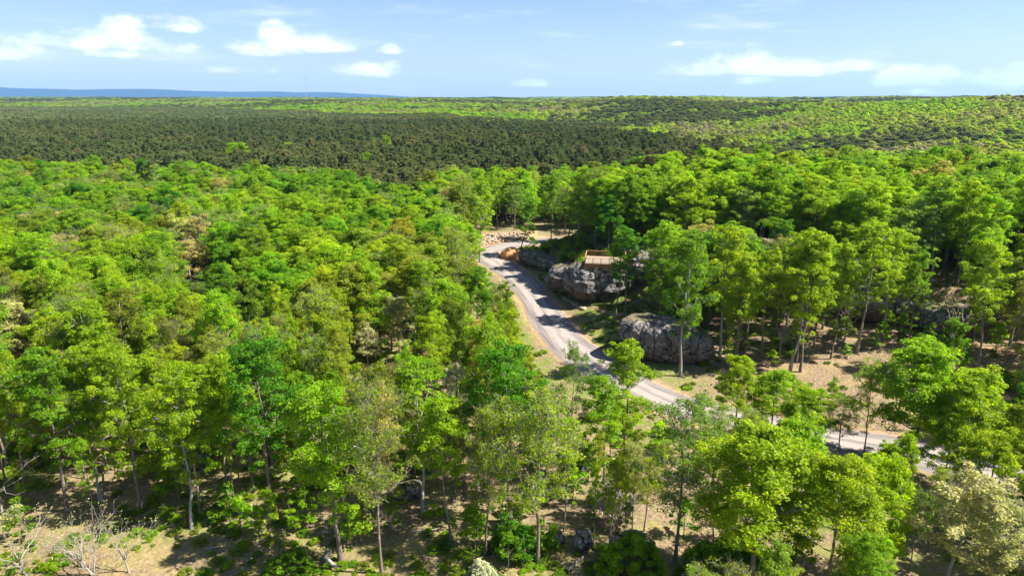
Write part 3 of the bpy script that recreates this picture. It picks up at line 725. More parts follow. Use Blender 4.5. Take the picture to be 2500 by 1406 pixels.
P['bare'] = [make_bare(330, H=9, leaves=3, size=.085), make_bare(331, H=8, multi=4, r0=.13, leaves=2, size=.08), make_bare(332, H=14, r0=.2), make_bare(333, H=5, multi=6, r0=.12)]
P['sapling'] = [make_sapling(360+i, H=4.6+i*.5) for i in range(4)]
P['shrub'] = [make_shrub(380+i) for i in range(3)]
P['bigshrub'] = [make_shrub(390, 2.4, 3.6, 90, 70, .15), make_shrub(391, 2.9, 4.6, 120, 70, .16)]
# lighter copies for the far woods
P['far'] = [make_broadleaf(400+i, H=13.+i % 3, cb=.22, Rr=5.0+.3*(i % 3), limbs=7, per=11, shell=46, size=.62, sub=0, tw=0, clr=(1.1, 1.9)) for i in range(5)]
P['farpine'] = [make_pine(430+i, H=15, Rr=2.9, n_w=8, per=6, size=.7) for i in range(3)]

COL = dict(bright=(.165, .300, .006), yellow=(.205, .305, .008), mid=(.110, .230, .006), deep=(.070, .200, .005), olive=(.165, .230, .016),
           lime=(.200, .325, .007), pale=(.44, .46, .17), tan=(.38, .37, .10), bronze=(.195, .235, .018), pine=(.100, .140, .040), white=(.52, .54, .36), dark=(.05, .062, .02))
LOOK = dict(bright='bright green', yellow='yellow-green', mid='mid green', deep='deep emerald', olive='olive green', lime='lime green', pale='pale flowering', tan='tan-budded',
            bronze='bronze-green', dark='dark brownish green')
prng = random.Random(77)
def jit(c, a=.12):
    k = 1+prng.uniform(-a, a); return (c[0]*k*(1+prng.uniform(-a, a)), c[1]*k, c[2]*k, 1.0)

NAMES = {'dense': ('broadleaf_tree', 'tree'), 'round': ('broadleaf_tree', 'tree'), 'tall': ('broadleaf_tree', 'tree'), 'open': ('broadleaf_tree', 'tree'), 'slim': ('broadleaf_tree', 'tree'),
         'flower': ('flowering_tree', 'flowering tree'), 'pine': ('pine_tree', 'pine tree'), 'bare': ('bare_tree', 'bare tree'), 'sapling': ('sapling', 'sapling'), 'shrub': ('shrub', 'shrub'), 'bigshrub': ('shrub', 'shrub')}
PROTO = {}     # first thing built of each kind; the rest are copies of it
def plant(kind, i, x, y, H, tint, label, group=None, rz=None, wide=1.0, name=None, cat=None, lean=(0, 0)):
    p = P[kind][i % len(P[kind])]; key = (kind, i % len(P[kind])); nm, ct = NAMES[kind]; nm = name or nm; ct = cat or ct
    if key not in PROTO:
        root = bpy.data.objects.new(nm, None); col.objects.link(root); root.empty_display_size = .5
        ch = [link('trunk' if kind not in ('sapling', 'shrub', 'bigshrub') else 'stem', p['trunk'], root)]
        if p['crown']: ch.append(link('crown' if kind not in ('sapling', 'shrub', 'bigshrub') else 'foliage', p['crown'], root))
        PROTO[key] = (root, ch)
    else:
        r0, c0 = PROTO[key]; root = r0.copy(); root.name = nm; col.objects.link(root); ch = []
        for c in c0:
            d = c.copy(); d.parent = root; col.objects.link(d); ch.append(d)
    s = H/p['H']; root.scale = (s*wide, s*wide, s); root.location = (x, y, gz(x, y)-.05)
    root.rotation_euler = (lean[0], lean[1], prng.uniform(0, 6.28) if rz is None else rz)
    for c in ch:
        if c.name.startswith(('crown', 'foliage')): c.color = tint
    for k in ('label', 'category', 'group', 'kind'):
        if k in root: del root[k]
    tag(root, label, ct, group)
    root.name = nm; return root

# ---- photo-space areas where the photograph shows open ground, road, rocks or deck
KEEP = [
    [(1175, 600), (1235, 592), (1300, 660), (1400, 740), (1450, 830), (1500, 910), (1620, 950), (1560, 985), (1440, 940), (1345, 905), (1285, 820), (1262, 700), (1180, 640)],
    [(1182, 520), (1440, 545), (1440, 600), (1300, 615), (1182, 605)],
    [(1225, 610), (1415, 610), (1540, 635), (1535, 700), (1600, 770), (1760, 820), (1760, 895), (1560, 900), (1400, 745)],
    [(1640, 735), (1780, 775), (2080, 790), (2480, 790), (2480, 905), (2040, 900), (1960, 960), (1760, 905), (1640, 900)],
    [(-100, 1190), (800, 1150), (1420, 1150), (1440, 1420), (-100, 1420)],
    [(700, 590), (720, 590), (720, 606), (700, 606)], [(850, 592), (885, 592), (885, 606), (850, 606)],
    [(1590, 960), (1740, 1000), (1730, 1040), (1600, 1000)],
    [(2070, 1065), (2200, 1090), (2190, 1150), (2080, 1110)],
]
def blocked(x, y, H, cb, Rr, w=.8):
    z = gz(x, y)
    for (fx, fz) in ((0, .12), (-.8, .3), (.8, .3), (-1, .6), (1, .6), (-.6, .85), (.6, .85), (0, 1), (0, .5)):
        zz = z+H*(cb+(1-cb)*fz); px, py, _ = proj(x+fx*Rr*w, y, zz)
        for K in KEEP:
            if inpoly(K, px, py): return True
    return False

# ---- individually placed trees read off the photograph: (foot px, foot py, top py, kind, variant, colour, width, label)
HAND = [
    (832, 1368, 925, 'tall', 0, 'bright', 1.5, 'tall bright green tree with a broad clumpy crown, its fork low above the litter slope'),
    (932, 1402, 935, 'open', 0, 'olive', .8, 'very slim pale-barked tree with thin tan-green leaves, foot on the bottom edge'),
    (1032, 1246, 880, 'tall', 1, 'bright', 1.3, 'tree with a bent trunk beside the small split rock, bright green crown'),
    (1100, 1322, 955, 'slim', 0, 'lime', 1.3, 'slim tree with a slightly slanting trunk on open litter, long shadow beside it'),
    (1186, 1352, 985, 'open', 1, 'yellow', .75, 'twiggy yellow-green tree just behind the white flowering shrub'),
    (1246, 1272, 832, 'tall', 2, 'deep', 1.35, 'tall dark trunk under a deep green crown that stands in front of the road'),
    (1312, 1376, 958, 'open', 2, 'yellow', 1.05, 'pale yellow-green airy tree with a curved side branch, near the bottom edge'),
    (1376, 1298, 1010, 'slim', 1, 'lime', .9, 'thin dark trunk close to the pale airy tree, small lime crown'),
    (1391, 1180, 845, 'open', 3, 'mid', .55, 'skinny sparse tree whose leafy tip stands against the gravel road'),
    (1474, 1178, 915, 'tall', 3, 'bright', 1.45, 'upright bright green tree directly above the leafless thicket'),
    (1521, 1140, 828, 'tall', 4, 'lime', 1.35, 'lime green tree overlapping the near side of the road, in front of the big boulder'),
    (1648, 1372, 978, 'open', 0, 'mid', 1.05, 'dark forked tree with sparse young leaves and many bare branches, beside the orange soil'),
    (1735, 1400, 1075, 'open', 2, 'lime', .8, 'sparsely leafed tree between the forked tree and the big round crowns'),
    (1835, 1475, 1035, 'dense', 0, 'yellow', 1.2, 'big rounded yellow-green crown filling the lower part of the photo, beside the forked tree'),
    (1910, 1400, 1030, 'dense', 1, 'bright', 1.0, 'rounded bright green tree standing just below the road'),
    (2010, 1500, 1110, 'dense', 2, 'yellow', 1.15, 'broad yellow-green tree at the bottom edge, second big crown from the forked tree'),
    (2110, 1420, 1120, 'round', 0, 'lime', .85, 'lime green wide tree between the big yellow crowns and the flowering tree'),
    (2222, 1142, 842, 'round', 1, 'bright', 1.15, 'largest bright green tree, dark forked trunk, rising in front of the road'),
    (2108, 1112, 872, 'open', 1, 'lime', .75, 'sparse lime tree with a crooked dark trunk at the edge of the road'),
    (2330, 1190, 905, 'dense', 3, 'lime', 1.15, 'lime green tree close behind the largest bright green tree'),
    (2310, 960, 782, 'dense', 4, 'mid', .8, 'mid green tree rising behind the largest bright tree on the slope'),
    (2440, 1230, 980, 'dense', 5, 'olive', 1.0, 'olive tree by the road at the edge of the photo'),
    (2470, 1130, 950, 'round', 2, 'deep', .6, 'small deep green tree at the photo edge above the road'),
    (2385, 1330, 1060, 'dense', 3, 'yellow', 1.0, 'airy yellow-green tree above the big pale flowering tree'),
    (2480, 1420, 1180, 'dense', 0, 'olive', .9, 'olive tree in the lower corner next to the flowering tree'),
    (2300, 1460, 1140, 'flower', 0, 'pale', 1.25, 'big pale cream flowering tree in the lower corner below the road'),
    (2400, 1500, 1215, 'flower', 1, 'pale', 1.0, 'smaller cream flowering tree overlapping the big flowering tree in the corner'),
    (1790, 1075, 865, 'dense', 2, 'yellow', 1.0, 'airy yellow-green tree in front of the road, below the big boulder'),
    (1880, 1080, 905, 'dense', 3, 'lime', 1.25, 'lime tree in front of the open bank beside the road'),
    (1960, 1120, 945, 'dense', 4, 'lime', 1.3, 'low lime crown hiding the road below the bare bank'),
    (2045, 1125, 965, 'open', 0, 'yellow', 1.3, 'loose yellow-green tree at the road edge, below the bare bank'),
    (1700, 1110, 960, 'open', 1, 'mid', .75, 'thin-leaved tree standing against the shaded stretch of road'),
    (1820, 1230, 1010, 'open', 3, 'yellow', .9, 'airy tree just behind the rounded bright green tree below the road'),
    (2190, 1240, 1060, 'dense', 1, 'lime', .6, 'small lime tree at the foot of the largest bright green tree'),
    # left foreground
    (660, 1262, 820, 'tall', 0, 'deep', 1.35, 'tall tree with a conspicuous emerald crown above the open wood'),
    (468, 1290, 890, 'tall', 1, 'lime', 1.1, 'tall tree with a straight pale trunk and root flare on the open litter'),
    (490, 1258, 900, 'slim', 2, 'yellow', 1.2, 'slim leaning tree close beside the straight pale trunk'),
    (344, 1238, 850, 'tall', 2, 'yellow', 1.2, 'tall tree with trunk forked at mid height in the open wood'),
    (245, 1222, 840, 'tall', 3, 'yellow', 1.1, 'twin-looking pale trunk behind the leafless shrub, yellow-green crown'),
    (256, 1212, 860, 'slim', 0, 'lime', 1.2, 'slim trunk touching the twin-looking pale trunk'),
    (163, 1250, 850, 'tall', 4, 'mid', 1.3, 'stout dark trunk with mid green crown, between the edge and the leafless shrub'),
    (556, 1218, 860, 'slim', 1, 'yellow', 1.2, 'slim grey trunk, first of the close pair in the open wood'),
    (570, 1222, 865, 'tall', 0, 'lime', .8, 'darker trunk, second of the close pair in the open wood'),
    (65, 1225, 870, 'tall', 2, 'yellow', 1.1, 'shaded trunk close to the leafless tree at the photo edge'),
    (760, 1180, 900, 'tall', 3, 'bright', 1.3, 'bright green crown left of the pale-leaved slim tree, trunk in shade'),
    (620, 1200, 930, 'slim', 2, 'lime', 1.1, 'thin sapling-like trunk between the close pair and the emerald crown'),
    (400, 1130, 850, 'tall', 1, 'yellow', 1.2, 'yellow-green tree with shaded foot behind the forked trunk'),
    (118, 1130, 880, 'tall', 0, 'yellow', 1.2, 'yellow-green tree behind the stout dark trunk'),
    # road side, bend and clearing
    (1168, 832, 650, 'dense', 2, 'mid', .95, 'rounded mid green tree whose crown touches the road, opposite the rocks'),
    (1120, 770, 560, 'open', 3, 'yellow', 1.1, 'loose yellow-green tree beside the road below the bend'),
    (1172, 640, 430, 'tall', 1, 'lime', 1.1, 'tall narrow lime tree standing at the road bend'),
    (1142, 600, 425, 'open', 1, 'yellow', 1.1, 'twiggy pale green tree just behind the tree at the road bend'),
    (1215, 560, 415, 'tall', 2, 'lime', 1.1, 'lime tree with a dark trunk on the far side of the clearing'),
    (1345, 590, 425, 'tall', 0, 'mid', 1.0, 'tree with a straight dark trunk crossing the road behind the clay bank'),
    (1410, 590, 405, 'tall', 3, 'lime', 1.2, 'tall lime tree with a dark trunk beside the upper road, above the deck'),
    # right slope trunks
    (1661, 918, 560, 'tall', 1, 'mid', 1.2, 'tall grey trunk standing in front of the big boulder, crown far above it'),
    (1757, 880, 560, 'tall', 3, 'yellow', 1.3, 'tall pale trunk touching the end of the big boulder'),
    (1789, 896, 610, 'slim', 1, 'yellow', 1.3, 'first trunk of the V-shaped pair beside the boulder'),
    (1797, 900, 640, 'slim', 2, 'lime', 1.2, 'slanting second trunk of the V-shaped pair beside the boulder'),
    (1857, 872, 600, 'slim', 0, 'yellow', 1.3, 'thin pale trunk standing alone on the brown slope past the boulder'),
    (1929, 905, 560, 'tall', 1, 'yellow', 1.2, 'tall pale trunk at the top of the bare bank, first of three'),
    (1944, 885, 590, 'slim', 0, 'lime', 1.2, 'middle trunk of the three at the top of the bare bank'),
    (1954, 908, 570, 'tall', 0, 'lime', 1.1, 'third trunk at the top of the bare bank with a long shadow'),
    (2028, 876, 590, 'slim', 1, 'yellow', 1.1, 'thin forked tree on the brown slope between the bank trunks and the stout pale trunk'),
    (2092, 860, 540, 'tall', 3, 'yellow', 1.35, 'stoutest pale trunk on the slope, beside the dirt trail'),
    (2141, 842, 560, 'tall', 1, 'lime', 1.2, 'grey trunk in front of the black rock overhang'),
    (2216, 850, 600, 'slim', 2, 'mid', 1.2, 'slim trunk in front of the rounded grey rock'),
    (2385, 905, 590, 'tall', 3, 'yellow', 1.2, 'curving pale trunk on the far part of the slope'),
    (2375, 835, 560, 'tall', 2, 'bright', 1.2, 'grey trunk behind the curving pale trunk'),
    (1503, 775, 560, 'slim', 0, 'mid', 1.3, 'slim pale trunk standing in front of the deck outcrop'),
    (1526, 782, 555, 'tall', 4, 'deep', 1.1, 'second slim trunk in front of the deck outcrop'),
    (1608, 792, 545, 'tall', 2, 'bright', 1.2, 'bright tree in front of the dark end of the cliff'),
    # single trees in the canopy and among the pines
    (58, 925, 745, 'round', 0, 'pale', 1.1, 'large cream flowering tree in the canopy at the edge of the photo'),
    (500, 700, 528, 'flower', 1, 'tan', .9, 'narrow pale yellow tree rising from the green canopy'),
    (480, 740, 588, 'flower', 0, 'tan', 1.3, 'yellow-tan half-bare tree below the narrow pale yellow tree'),
    (975, 880, 725, 'flower', 1, 'pale', 1.0, 'thin cream flowering tree in the canopy near the road'),
    (900, 905, 790, 'flower', 2, 'pale', 1.1, 'second thin cream flowering tree, nearer the emerald crown'),
    (1118, 1050, 890, 'flower', 0, 'white', .75, 'whitish flowering tree in front of the dark trunk with the deep green crown'),
    (588, 452, 352, 'round', 0, 'bright', 1.25, 'rounded vivid green tree standing alone in front of the pines'),
    (710, 425, 350, 'round', 1, 'yellow', .8, 'small yellow crown rising among the pines'),
    (945, 412, 335, 'round', 2, 'lime', .75, 'smallest lime crown, deepest among the pines'),
    (1330, 455, 385, 'round', 0, 'lime', .7, 'lime crown at the pine edge above the clearing'),
    (1680, 440, 365, 'round', 1, 'bright', .9, 'rounded bright green tree rising above the canopy against the pines'),
    (905, 470, 372, 'tall', 2, 'bright', 1.2, 'bright green tree at the foot of the pine wood'),
    (360, 480, 385, 'tall', 1, 'deep', 1.5, 'tall emerald tree at the edge of the pine wood'),
    (1095, 440, 375, 'bare', 2, 'tan', 1.0, 'leafless grey tree rising among the pines'),
    (600, 770, 700, 'round', 2, 'deep', .9, 'small emerald crown low in the canopy'),
    (2290, 1225, 1015, 'dense', 2, 'yellow', 1.1, 'yellow-green tree hiding the road just past the largest bright green tree'),
    (2150, 1235, 1085, 'round', 0, 'lime', .9, 'low lime tree below the road, left-hand neighbour of the largest bright green tree'),
    (1740, 1180, 985, 'open', 0, 'lime', 1.1, 'airy lime tree rising in front of the road beside the rounded bright green tree'),
    (1905, 868, 700, 'bare', 2, 'tan', .9, 'leafless grey tree with crooked limbs behind the three bank trunks'),
    (2062, 830, 690, 'bare', 2, 'tan', 1.2, 'leafless forked tree between the bank trunks and the stoutest pale trunk'),
    (2325, 870, 700, 'bare', 0, 'tan', 1.0, 'leafless spreading tree near the rounded grey rock'),
    # leafless and flowering shrubs
    (235, 1400, 1215, 'bare', 1, 'pale', 1.1, 'leafless many-stemmed pale tree near the bottom edge'),
    (315, 1398, 1262, 'bare', 0, 'pale', 1.1, 'leafless pale tree leaning away, beside the many-stemmed one'),
    (8, 1260, 950, 'bare', 2, 'tan', 1.0, 'leafless whitish tree cut by the photo edge'),
    (-10, 1420, 1150, 'flower', 0, 'pale', .9, 'cream twiggy tree in the lower corner under the leafless tree'),
    (70, 1415, 1255, 'bare', 0, 'pale', 1.3, 'small cream-budded tree beside the corner'),
]
PLACED = []    # (x, y, R)
hand_objs = []
for (fx, fy, ty, kind, i, c, wd, lab) in HAND:
    if fy <= 1406: x, y = at(fx, fy)
    else:
        d = ray(fx, fy); tt = (CAM_H-0)/-d[2]; x, y = d[0]*tt, d[1]*tt
        tt = (CAM_H-gz(x, y))/-d[2]; x, y = d[0]*tt, d[1]*tt
    z = gz(x, y); d = ray(fx, ty); Ht = CAM_H+d[2]/d[1]*y-z
    Ht = max(2.2, min(26, Ht)); s = Ht/P[kind][i % len(P[kind])]['H']
    lookc = c
    o = plant(kind, i, x, y, Ht, jit(COL[c], .05), lab, name='flowering_tree' if c == 'pale' and kind != 'bare' else None, cat='flowering tree' if c == 'pale' and kind != 'bare' else None, wide=wd*(.84 if kind in ('tall', 'slim') else 1.0))
    PLACED.append((x, y, 2.2 if kind != 'bare' else 1.0, kind)); hand_objs.append((x, y, Ht, kind, c))
# slanting tree at the bend
x, y = 2.0, 196.0
plant('tall', 4, x, y, 17.5, jit(COL['mid'], .05), 'tree with a strongly slanting dark trunk beside the orange clay bank', wide=1.1, lean=(0, R(13)), rz=0); PLACED.append((x, y, 2.5, 'tall'))

# ---- fill the near wood
FRONT = []
for (x, y, Ht, kind, c) in hand_objs:
    if kind == 'bare' or y < 52: continue
    z = gz(x, y); k_ = 1.5 if c == 'pale' else 1.35 if kind == 'flower' else 1.0
    px, py, dep = proj(x, y, z+Ht*.72); FRONT.append((float(px), float(py), float(FPX/dep*2.0*k_), float(FPX/dep*Ht*.2*k_), y))
def hides(x, y, H, Rr):
    z = gz(x, y)
    for f in (.5, .75, 1.0):
        px, py, dep = proj(x, y, z+H*f); rr = FPX/dep*Rr*.55
        for (cx_, cy_, a_, b_, yt) in FRONT:
            if y < yt-1 and abs(px-cx_) < a_+rr and abs(py-cy_) < b_+rr*.5: return True
    return False
rng = np.random.default_rng(21)
cands = []
yy = 40.0
while yy < 342:
    s = 5.4 if yy < 120 else 5.0
    xx = -.86*yy-25+rng.uniform(0, s)
    while xx < .86*yy+32:
        cands.append((xx+rng.uniform(-.42, .42)*s, yy+rng.uniform(-.42, .42)*s)); xx += s
    yy += s
n_reg = len(cands)
for _ in range(950):
    q = rng.uniform(56, 108); cands.append((rng.uniform(-.78*q, .22*q if q < 75 else .78*q), q))
cands = np.array(cands)
dr, _, _ = road_near(cands[:, 0], cands[:, 1])
keep = (dr > 1.8) & (cands[:, 1] < dec_far(cands[:, 0]/cands[:, 1]))
extra = (np.arange(len(cands)) >= n_reg)[keep]; cands = cands[keep]
fill = []
PA = np.array([(a, b, c) for a, b, c, _ in PLACED])
DECKP = (DX, DY)
for ci, (x, y) in enumerate(cands):
    if extra[ci] and (rng.random() < .55 or any((x-f[0])**2+(y-f[1])**2 < 4 for f in fill[-200:])): continue
    if any((x-a)**2+(y-b)**2 < r*r for a, b, r in ROCK_FP): continue
    if abs(x-DX) < 6 and abs(y-DY) < 5: continue
    if ((PA[:, 0]-x)**2+(PA[:, 1]-y)**2 < (PA[:, 2]+1.2)**2).any(): continue
    if inpoly([(-16, 200), (20, 214), (36, 226), (34, 252), (-14, 246)], x, y) and rng.random() < .62: continue
    fw = 0
    px, py, _ = proj(x, y, gz(x, y))
    f1 = float(fnoise(x+300, y, 34, 2)); f2 = float(fnoise(x-500, y+90, 20, 2)); r = rng.random()
    right = px > 1500
    # stand structure: tall open-grown in front and on the slope, dense canopy behind
    if y < 92 or (right and y < 135): kind = ['tall', 'tall', 'slim', 'open', 'open'][int(rng.random()*5)]
    else: kind = 'dense' if r < .62 else ('round' if r < .74 else ('tall' if r < .88 else 'open'))
    if extra[ci]: kind = 'slim' if rng.random() < .8 else 'open'
    H = {'dense': 16.5, 'round': 15, 'tall': 18.5, 'open': 16.5, 'slim': 16.5}[kind]*rng.uniform(.86, 1.12)
    if not right and 60 < y < 100 and px < 1000: H *= 1.05
    sc_ = f1*.65+f2*.35+rng.normal(0, .085)
    if y > 150: c = 'lime' if sc_ < .36 else 'bright' if sc_ < .48 else 'mid' if sc_ < .60 else 'deep' if sc_ < .64 else 'yellow' if sc_ < .73 else 'olive'
    else: c = 'mid' if sc_ < .36 else 'bright' if sc_ < .46 else 'lime' if sc_ < .54 else 'yellow' if sc_ < .66 else 'olive'
    if right and y > 190 and rng.random() < .10: c = 'dark'
    if rng.random() < .035: c = 'bronze' if rng.random() < .6 else 'tan'
    iv = int(rng.integers(0, 6)); p = P[kind][iv % len(P[kind])]; wd = rng.uniform(.5, .85) if extra[ci] else rng.uniform(.82, 1.08) if y < 120 else rng.uniform(.95, 1.3)
    if y < 60 and px < 1660: continue
    sh = H*.72/math.tan(SUN_EL); dsh, _, _ = road_near(np.array([x-math.sin(SUN_AZ)*sh]), np.array([y-math.cos(SUN_AZ)*sh]))
    if 112 < y < 222 and -14 < x < 50 and dsh[0] < 2.5 and rng.random() < .9: continue
    if hides(x, y, H, p['R']*H/p['H']*wd): 
        H *= .6
        if hides(x, y, H, p['R']*H/p['H']*wd): continue
    if blocked(x, y, H, p['cb'], p['R']*H/p['H']*wd):
        # a smaller tree may still fit
        H *= .62
        if blocked(x, y, H, p['cb'], p['R']*H/p['H']*wd) or rng.random() < .2: continue
    fill.append((x, y, H, kind, iv, c, wd))
fill.sort(key=lambda a: -a[2]/math.hypot(a[0], a[1]))
# which of them the camera sees largest: 300 broadleaf trees individually
def in_view(x, y, H):
    px, py, _ = proj(x, y, gz(x, y)+H*.7); return -60 < px < 2560 and py < 1480
n_hand = sum(1 for h in hand_objs if NAMES[h[3]][0] == 'broadleaf_tree')+1
vis = [f for f in fill if in_view(*f[:3])]; rest = [f for f in fill if not in_view(*f[:3])]
solo, rest = vis[:300-n_hand], rest+vis[300-n_hand:]

MARKS = [('the wooden deck', 1475, 645), ('the big roadside boulder', 1640, 835), ('the road bend', 1175, 615), ('the cream tree at the photo edge', 50, 800),
         ('the emerald crown above the open wood', 690, 880), ('the white flowering shrub', 1175, 1370), ('the leafless thicket', 1490, 1210), ('the black rock overhang', 2150, 800),
         ('the visible end of the road', 2480, 1150), ('the cream flowering tree in the corner', 2320, 1250), ('the stout dark trunk', 163, 1150), ('the narrow pale yellow tree', 500, 590),
         ('the lone tree before the pines', 590, 395), ('the twiggy tree by the road bend', 1140, 480), ('the rounded crown against the pines', 1680, 400), ('the bare bank', 1960, 940),
         ('the pale-leaved slim tree', 930, 1010), ('the two thin cream trees', 940, 790), ('the stoutest pale trunk', 2092, 760), ('the wood\'s upper corner', 2450, 420),
         ('the largest bright green tree', 2230, 950), ('the forked sparse tree', 1648, 1150), ('the close pair of trunks', 562, 1100), ('the half-bare tan tree', 480, 640)]
ORD = ['closest', 'second closest', 'third closest', 'fourth closest', 'fifth closest', 'sixth closest', 'seventh closest', 'eighth closest', 'ninth closest', 'tenth closest', 'eleventh closest', 'twelfth closest',
       'thirteenth closest', 'fourteenth closest', 'fifteenth closest']+['%dth closest' % k for k in range(16, 200)]
FORM = {'dense': 'full-crowned', 'round': 'round-crowned', 'tall': 'tall', 'open': 'airy', 'slim': 'slim'}
scr = [proj(f[0], f[1], gz(f[0], f[1])+f[2]*.75)[:2] for f in vis]
looks = [(LOOK[f[5]], FORM[f[3]]) for f in vis]
def tree_label(k):
    px, py = scr[k]; best = None
    for nm, mx, my in MARKS:
        d = math.hypot(px-mx, py-my); rk = sum(1 for j in range(len(vis)) if looks[j] == looks[k] and math.hypot(scr[j][0]-mx, scr[j][1]-my) < d)
        if best is None or (rk, d) < best[:2]: best = (rk, d, nm)
    return '%s %s tree, %s such to %s' % (looks[k][0], looks[k][1], ORD[best[0]], best[2])
for k, (x, y, H, kind, iv, c, wd) in enumerate(solo):
    nm, ct = (('flowering_tree', 'flowering tree') if c == 'tan' and False else (None, None))
    plant(kind, iv, x, y, H, jit(COL[c], .18), tree_label(k), 'broadleaf trees of the near wood', wide=wd)

# ------------------------------------------------------------------ geometry-node scatter for what nobody could count
def scatter(name, label, protos, pts, rz, scl, tints, var, inst_mats):
    srcs = []
    for k, p in enumerate(protos):
        ms = [m for m in (p['trunk'], p['crown']) if m is not None]
        Vs, Fs, fm, lvs, n = [], [], [], [], 0
        bm = bmesh.new()
        me = bpy.data.meshes.new(name+'_source')
        # join trunk and crown into one mesh
        for mi, m in enumerate(ms):
            v = np.zeros(len(m.vertices)*3, np.float32); m.vertices.foreach_get('co', v); Vs.append(v.reshape(-1, 3))
            for pl in (m.polygons if mi == 0 else ()): Fs.append([i for i in pl.vertices]); fm.append(0); lvs.append(.5)
            if mi == 1:
                nf = len(m.polygons); li = np.zeros(nf*4, np.int32); m.polygons.foreach_get('vertices', li)
                l = np.zeros(nf, np.float32); m.attributes['lv'].data.foreach_get('value', l)
                Fs += (li.reshape(-1, 4)+len(Vs[0])).tolist(); fm += [1]*nf; lvs += l.tolist()
        bm.free()
        me.from_pydata(np.vstack(Vs).tolist(), [], Fs)
        me.materials.append(inst_mats[0]); me.materials.append(inst_mats[1])
        me.polygons.foreach_set('material_index', np.array(fm, np.int32))
        a = me.attributes.new('lv', 'FLOAT', 'FACE'); a.data.foreach_set('value', np.array(lvs, np.float32)); me.update()
        srcs.append(bpy.data.objects.new(name+'_source', me))
    pts = np.asarray(pts, np.float32); n = len(pts)
    me = bpy.data.meshes.new(name); me.vertices.add(n); me.vertices.foreach_set('co', pts.ravel())
    def at_(an, typ, data, key):
        a = me.attributes.new(an, typ, 'POINT'); a.data.foreach_set(key, np.ascontiguousarray(data).ravel())
    rot = np.zeros((n, 3), np.float32); rot[:, 2] = rz
    at_('rot', 'FLOAT_VECTOR', rot, 'vector'); at_('scl', 'FLOAT_VECTOR', np.asarray(scl, np.float32), 'vector')
    tt = np.ones((n, 4), np.float32); tt[:, :3] = tints; at_('tint', 'FLOAT_COLOR', tt, 'color'); at_('var', 'INT', np.asarray(var, np.int32), 'value')
    o = link(name, me); tag(o, label, kind='stuff')
    ng = bpy.data.node_groups.new(name, 'GeometryNodeTree')
    ng.interface.new_socket('Geometry', in_out='INPUT', socket_type='NodeSocketGeometry'); ng.interface.new_socket('Geometry', in_out='OUTPUT', socket_type='NodeSocketGeometry')
    gi = ng.nodes.new('NodeGroupInput'); go = ng.nodes.new('NodeGroupOutput'); jn = ng.nodes.new('GeometryNodeJoinGeometry')
    def named(an, dt):
        q = ng.nodes.new('GeometryNodeInputNamedAttribute'); q.data_type = dt; q.inputs[0].default_value = an; return q.outputs[0]
    va, ro, sl = named('var', 'INT'), named('rot', 'FLOAT_VECTOR'), named('scl', 'FLOAT_VECTOR')
    for k, s in enumerate(srcs):
        oi = ng.nodes.new('GeometryNodeObjectInfo'); oi.inputs[0].default_value = s
        cp = ng.nodes.new('FunctionNodeCompare'); cp.data_type = 'INT'; cp.operation = 'EQUAL'
        ia = [i for i in cp.inputs if i.type == 'INT']; ng.links.new(va, ia[0]); ia[1].default_value = k
        ip = ng.nodes.new('GeometryNodeInstanceOnPoints'); ng.links.new(gi.outputs[0], ip.inputs['Points']); ng.links.new(cp.outputs[0], ip.inputs['Selection'])
        ng.links.new(oi.outputs['Geometry'], ip.inputs['Instance']); ng.links.new(ro, ip.inputs['Rotation']); ng.links.new(sl, ip.inputs['Scale'])
        ng.links.new(ip.outputs[0], jn.inputs[0])
    ng.links.new(jn.outputs[0], go.inputs[0])
    md = o.modifiers.new('scatter', 'NODES'); md.node_group = ng
    return o

# the rest of the near wood, behind the trees that show largest
allp = []; off = {}
for k in ('dense', 'round', 'tall', 'open', 'slim'): off[k] = len(allp); allp += P[k]
pts, scl, tin, var = [], [], [], []
for (x, y, H, kind, iv, c, wd) in rest:
    p = P[kind][iv % len(P[kind])]; s = H/p['H']; pts.append((x, y, gz(x, y)-.05)); scl.append((s*wd, s*wd, s)); tin.append(jit(COL[c], .14)[:3]); var.append(off[kind]+iv % len(P[kind]))
scatter('far_canopy', 'broadleaf canopy of the near wood behind the nearest trees', allp, pts, rng.uniform(0, 6.28, len(pts)), scl, tin, var, [BARK, LEAF_I])
print('near wood', len(fill), 'visible', len(vis), 'rest', len(rest))

# ------------------------------------------------------------------ pine plantation
def grid_pts(y0, y1, s, jitter, azmax=.84, pad=30):
    ys_ = np.arange(y0, y1, s); out = []
    for q in ys_:
        w_ = azmax*q+pad; xs_ = np.arange(-w_, w_, s); out.append(np.stack([xs_, np.full(len(xs_), q)], 1))
    a = np.vstack(out); return a+rng.uniform(-jitter, jitter, a.shape)*s
HOLES = [(588, 452, 9), (710, 425, 8), (945, 412, 7), (360, 480, 6), (1095, 440, 2.5), (905, 470, 4)]
a = grid_pts(215, 900, 4.1, .38); b = grid_pts(900, 2350, 6.2, .4); b_s = 1.35
def pine_ok(q):
    az = q[:, 0]/q[:, 1]; m = (q[:, 1] > dec_far(az)+7+6*fnoise(q[:, 0], q[:, 1], 25, 2)) & (q[:, 1] < pine_far(az)+40*(fnoise(q[:, 0], q[:, 1]*0, 90, 2)-.5)) & (az < .47)
    d, _, _ = road_near(q[:, 0], q[:, 1]); m &= d > 6
    m &= ~inpoly([(-24, 200), (70, 232), (60, 268), (-6, 262), (-24, 250)], q[:, 0], q[:, 1])
    for (hx, hy, hr) in HOLES:
        cx_, cy_ = at(hx, hy); m &= (q[:, 0]-cx_)**2+(q[:, 1]-cy_)**2 > hr*hr
    return q[m]
a = pine_ok(a); b = pine_ok(b)
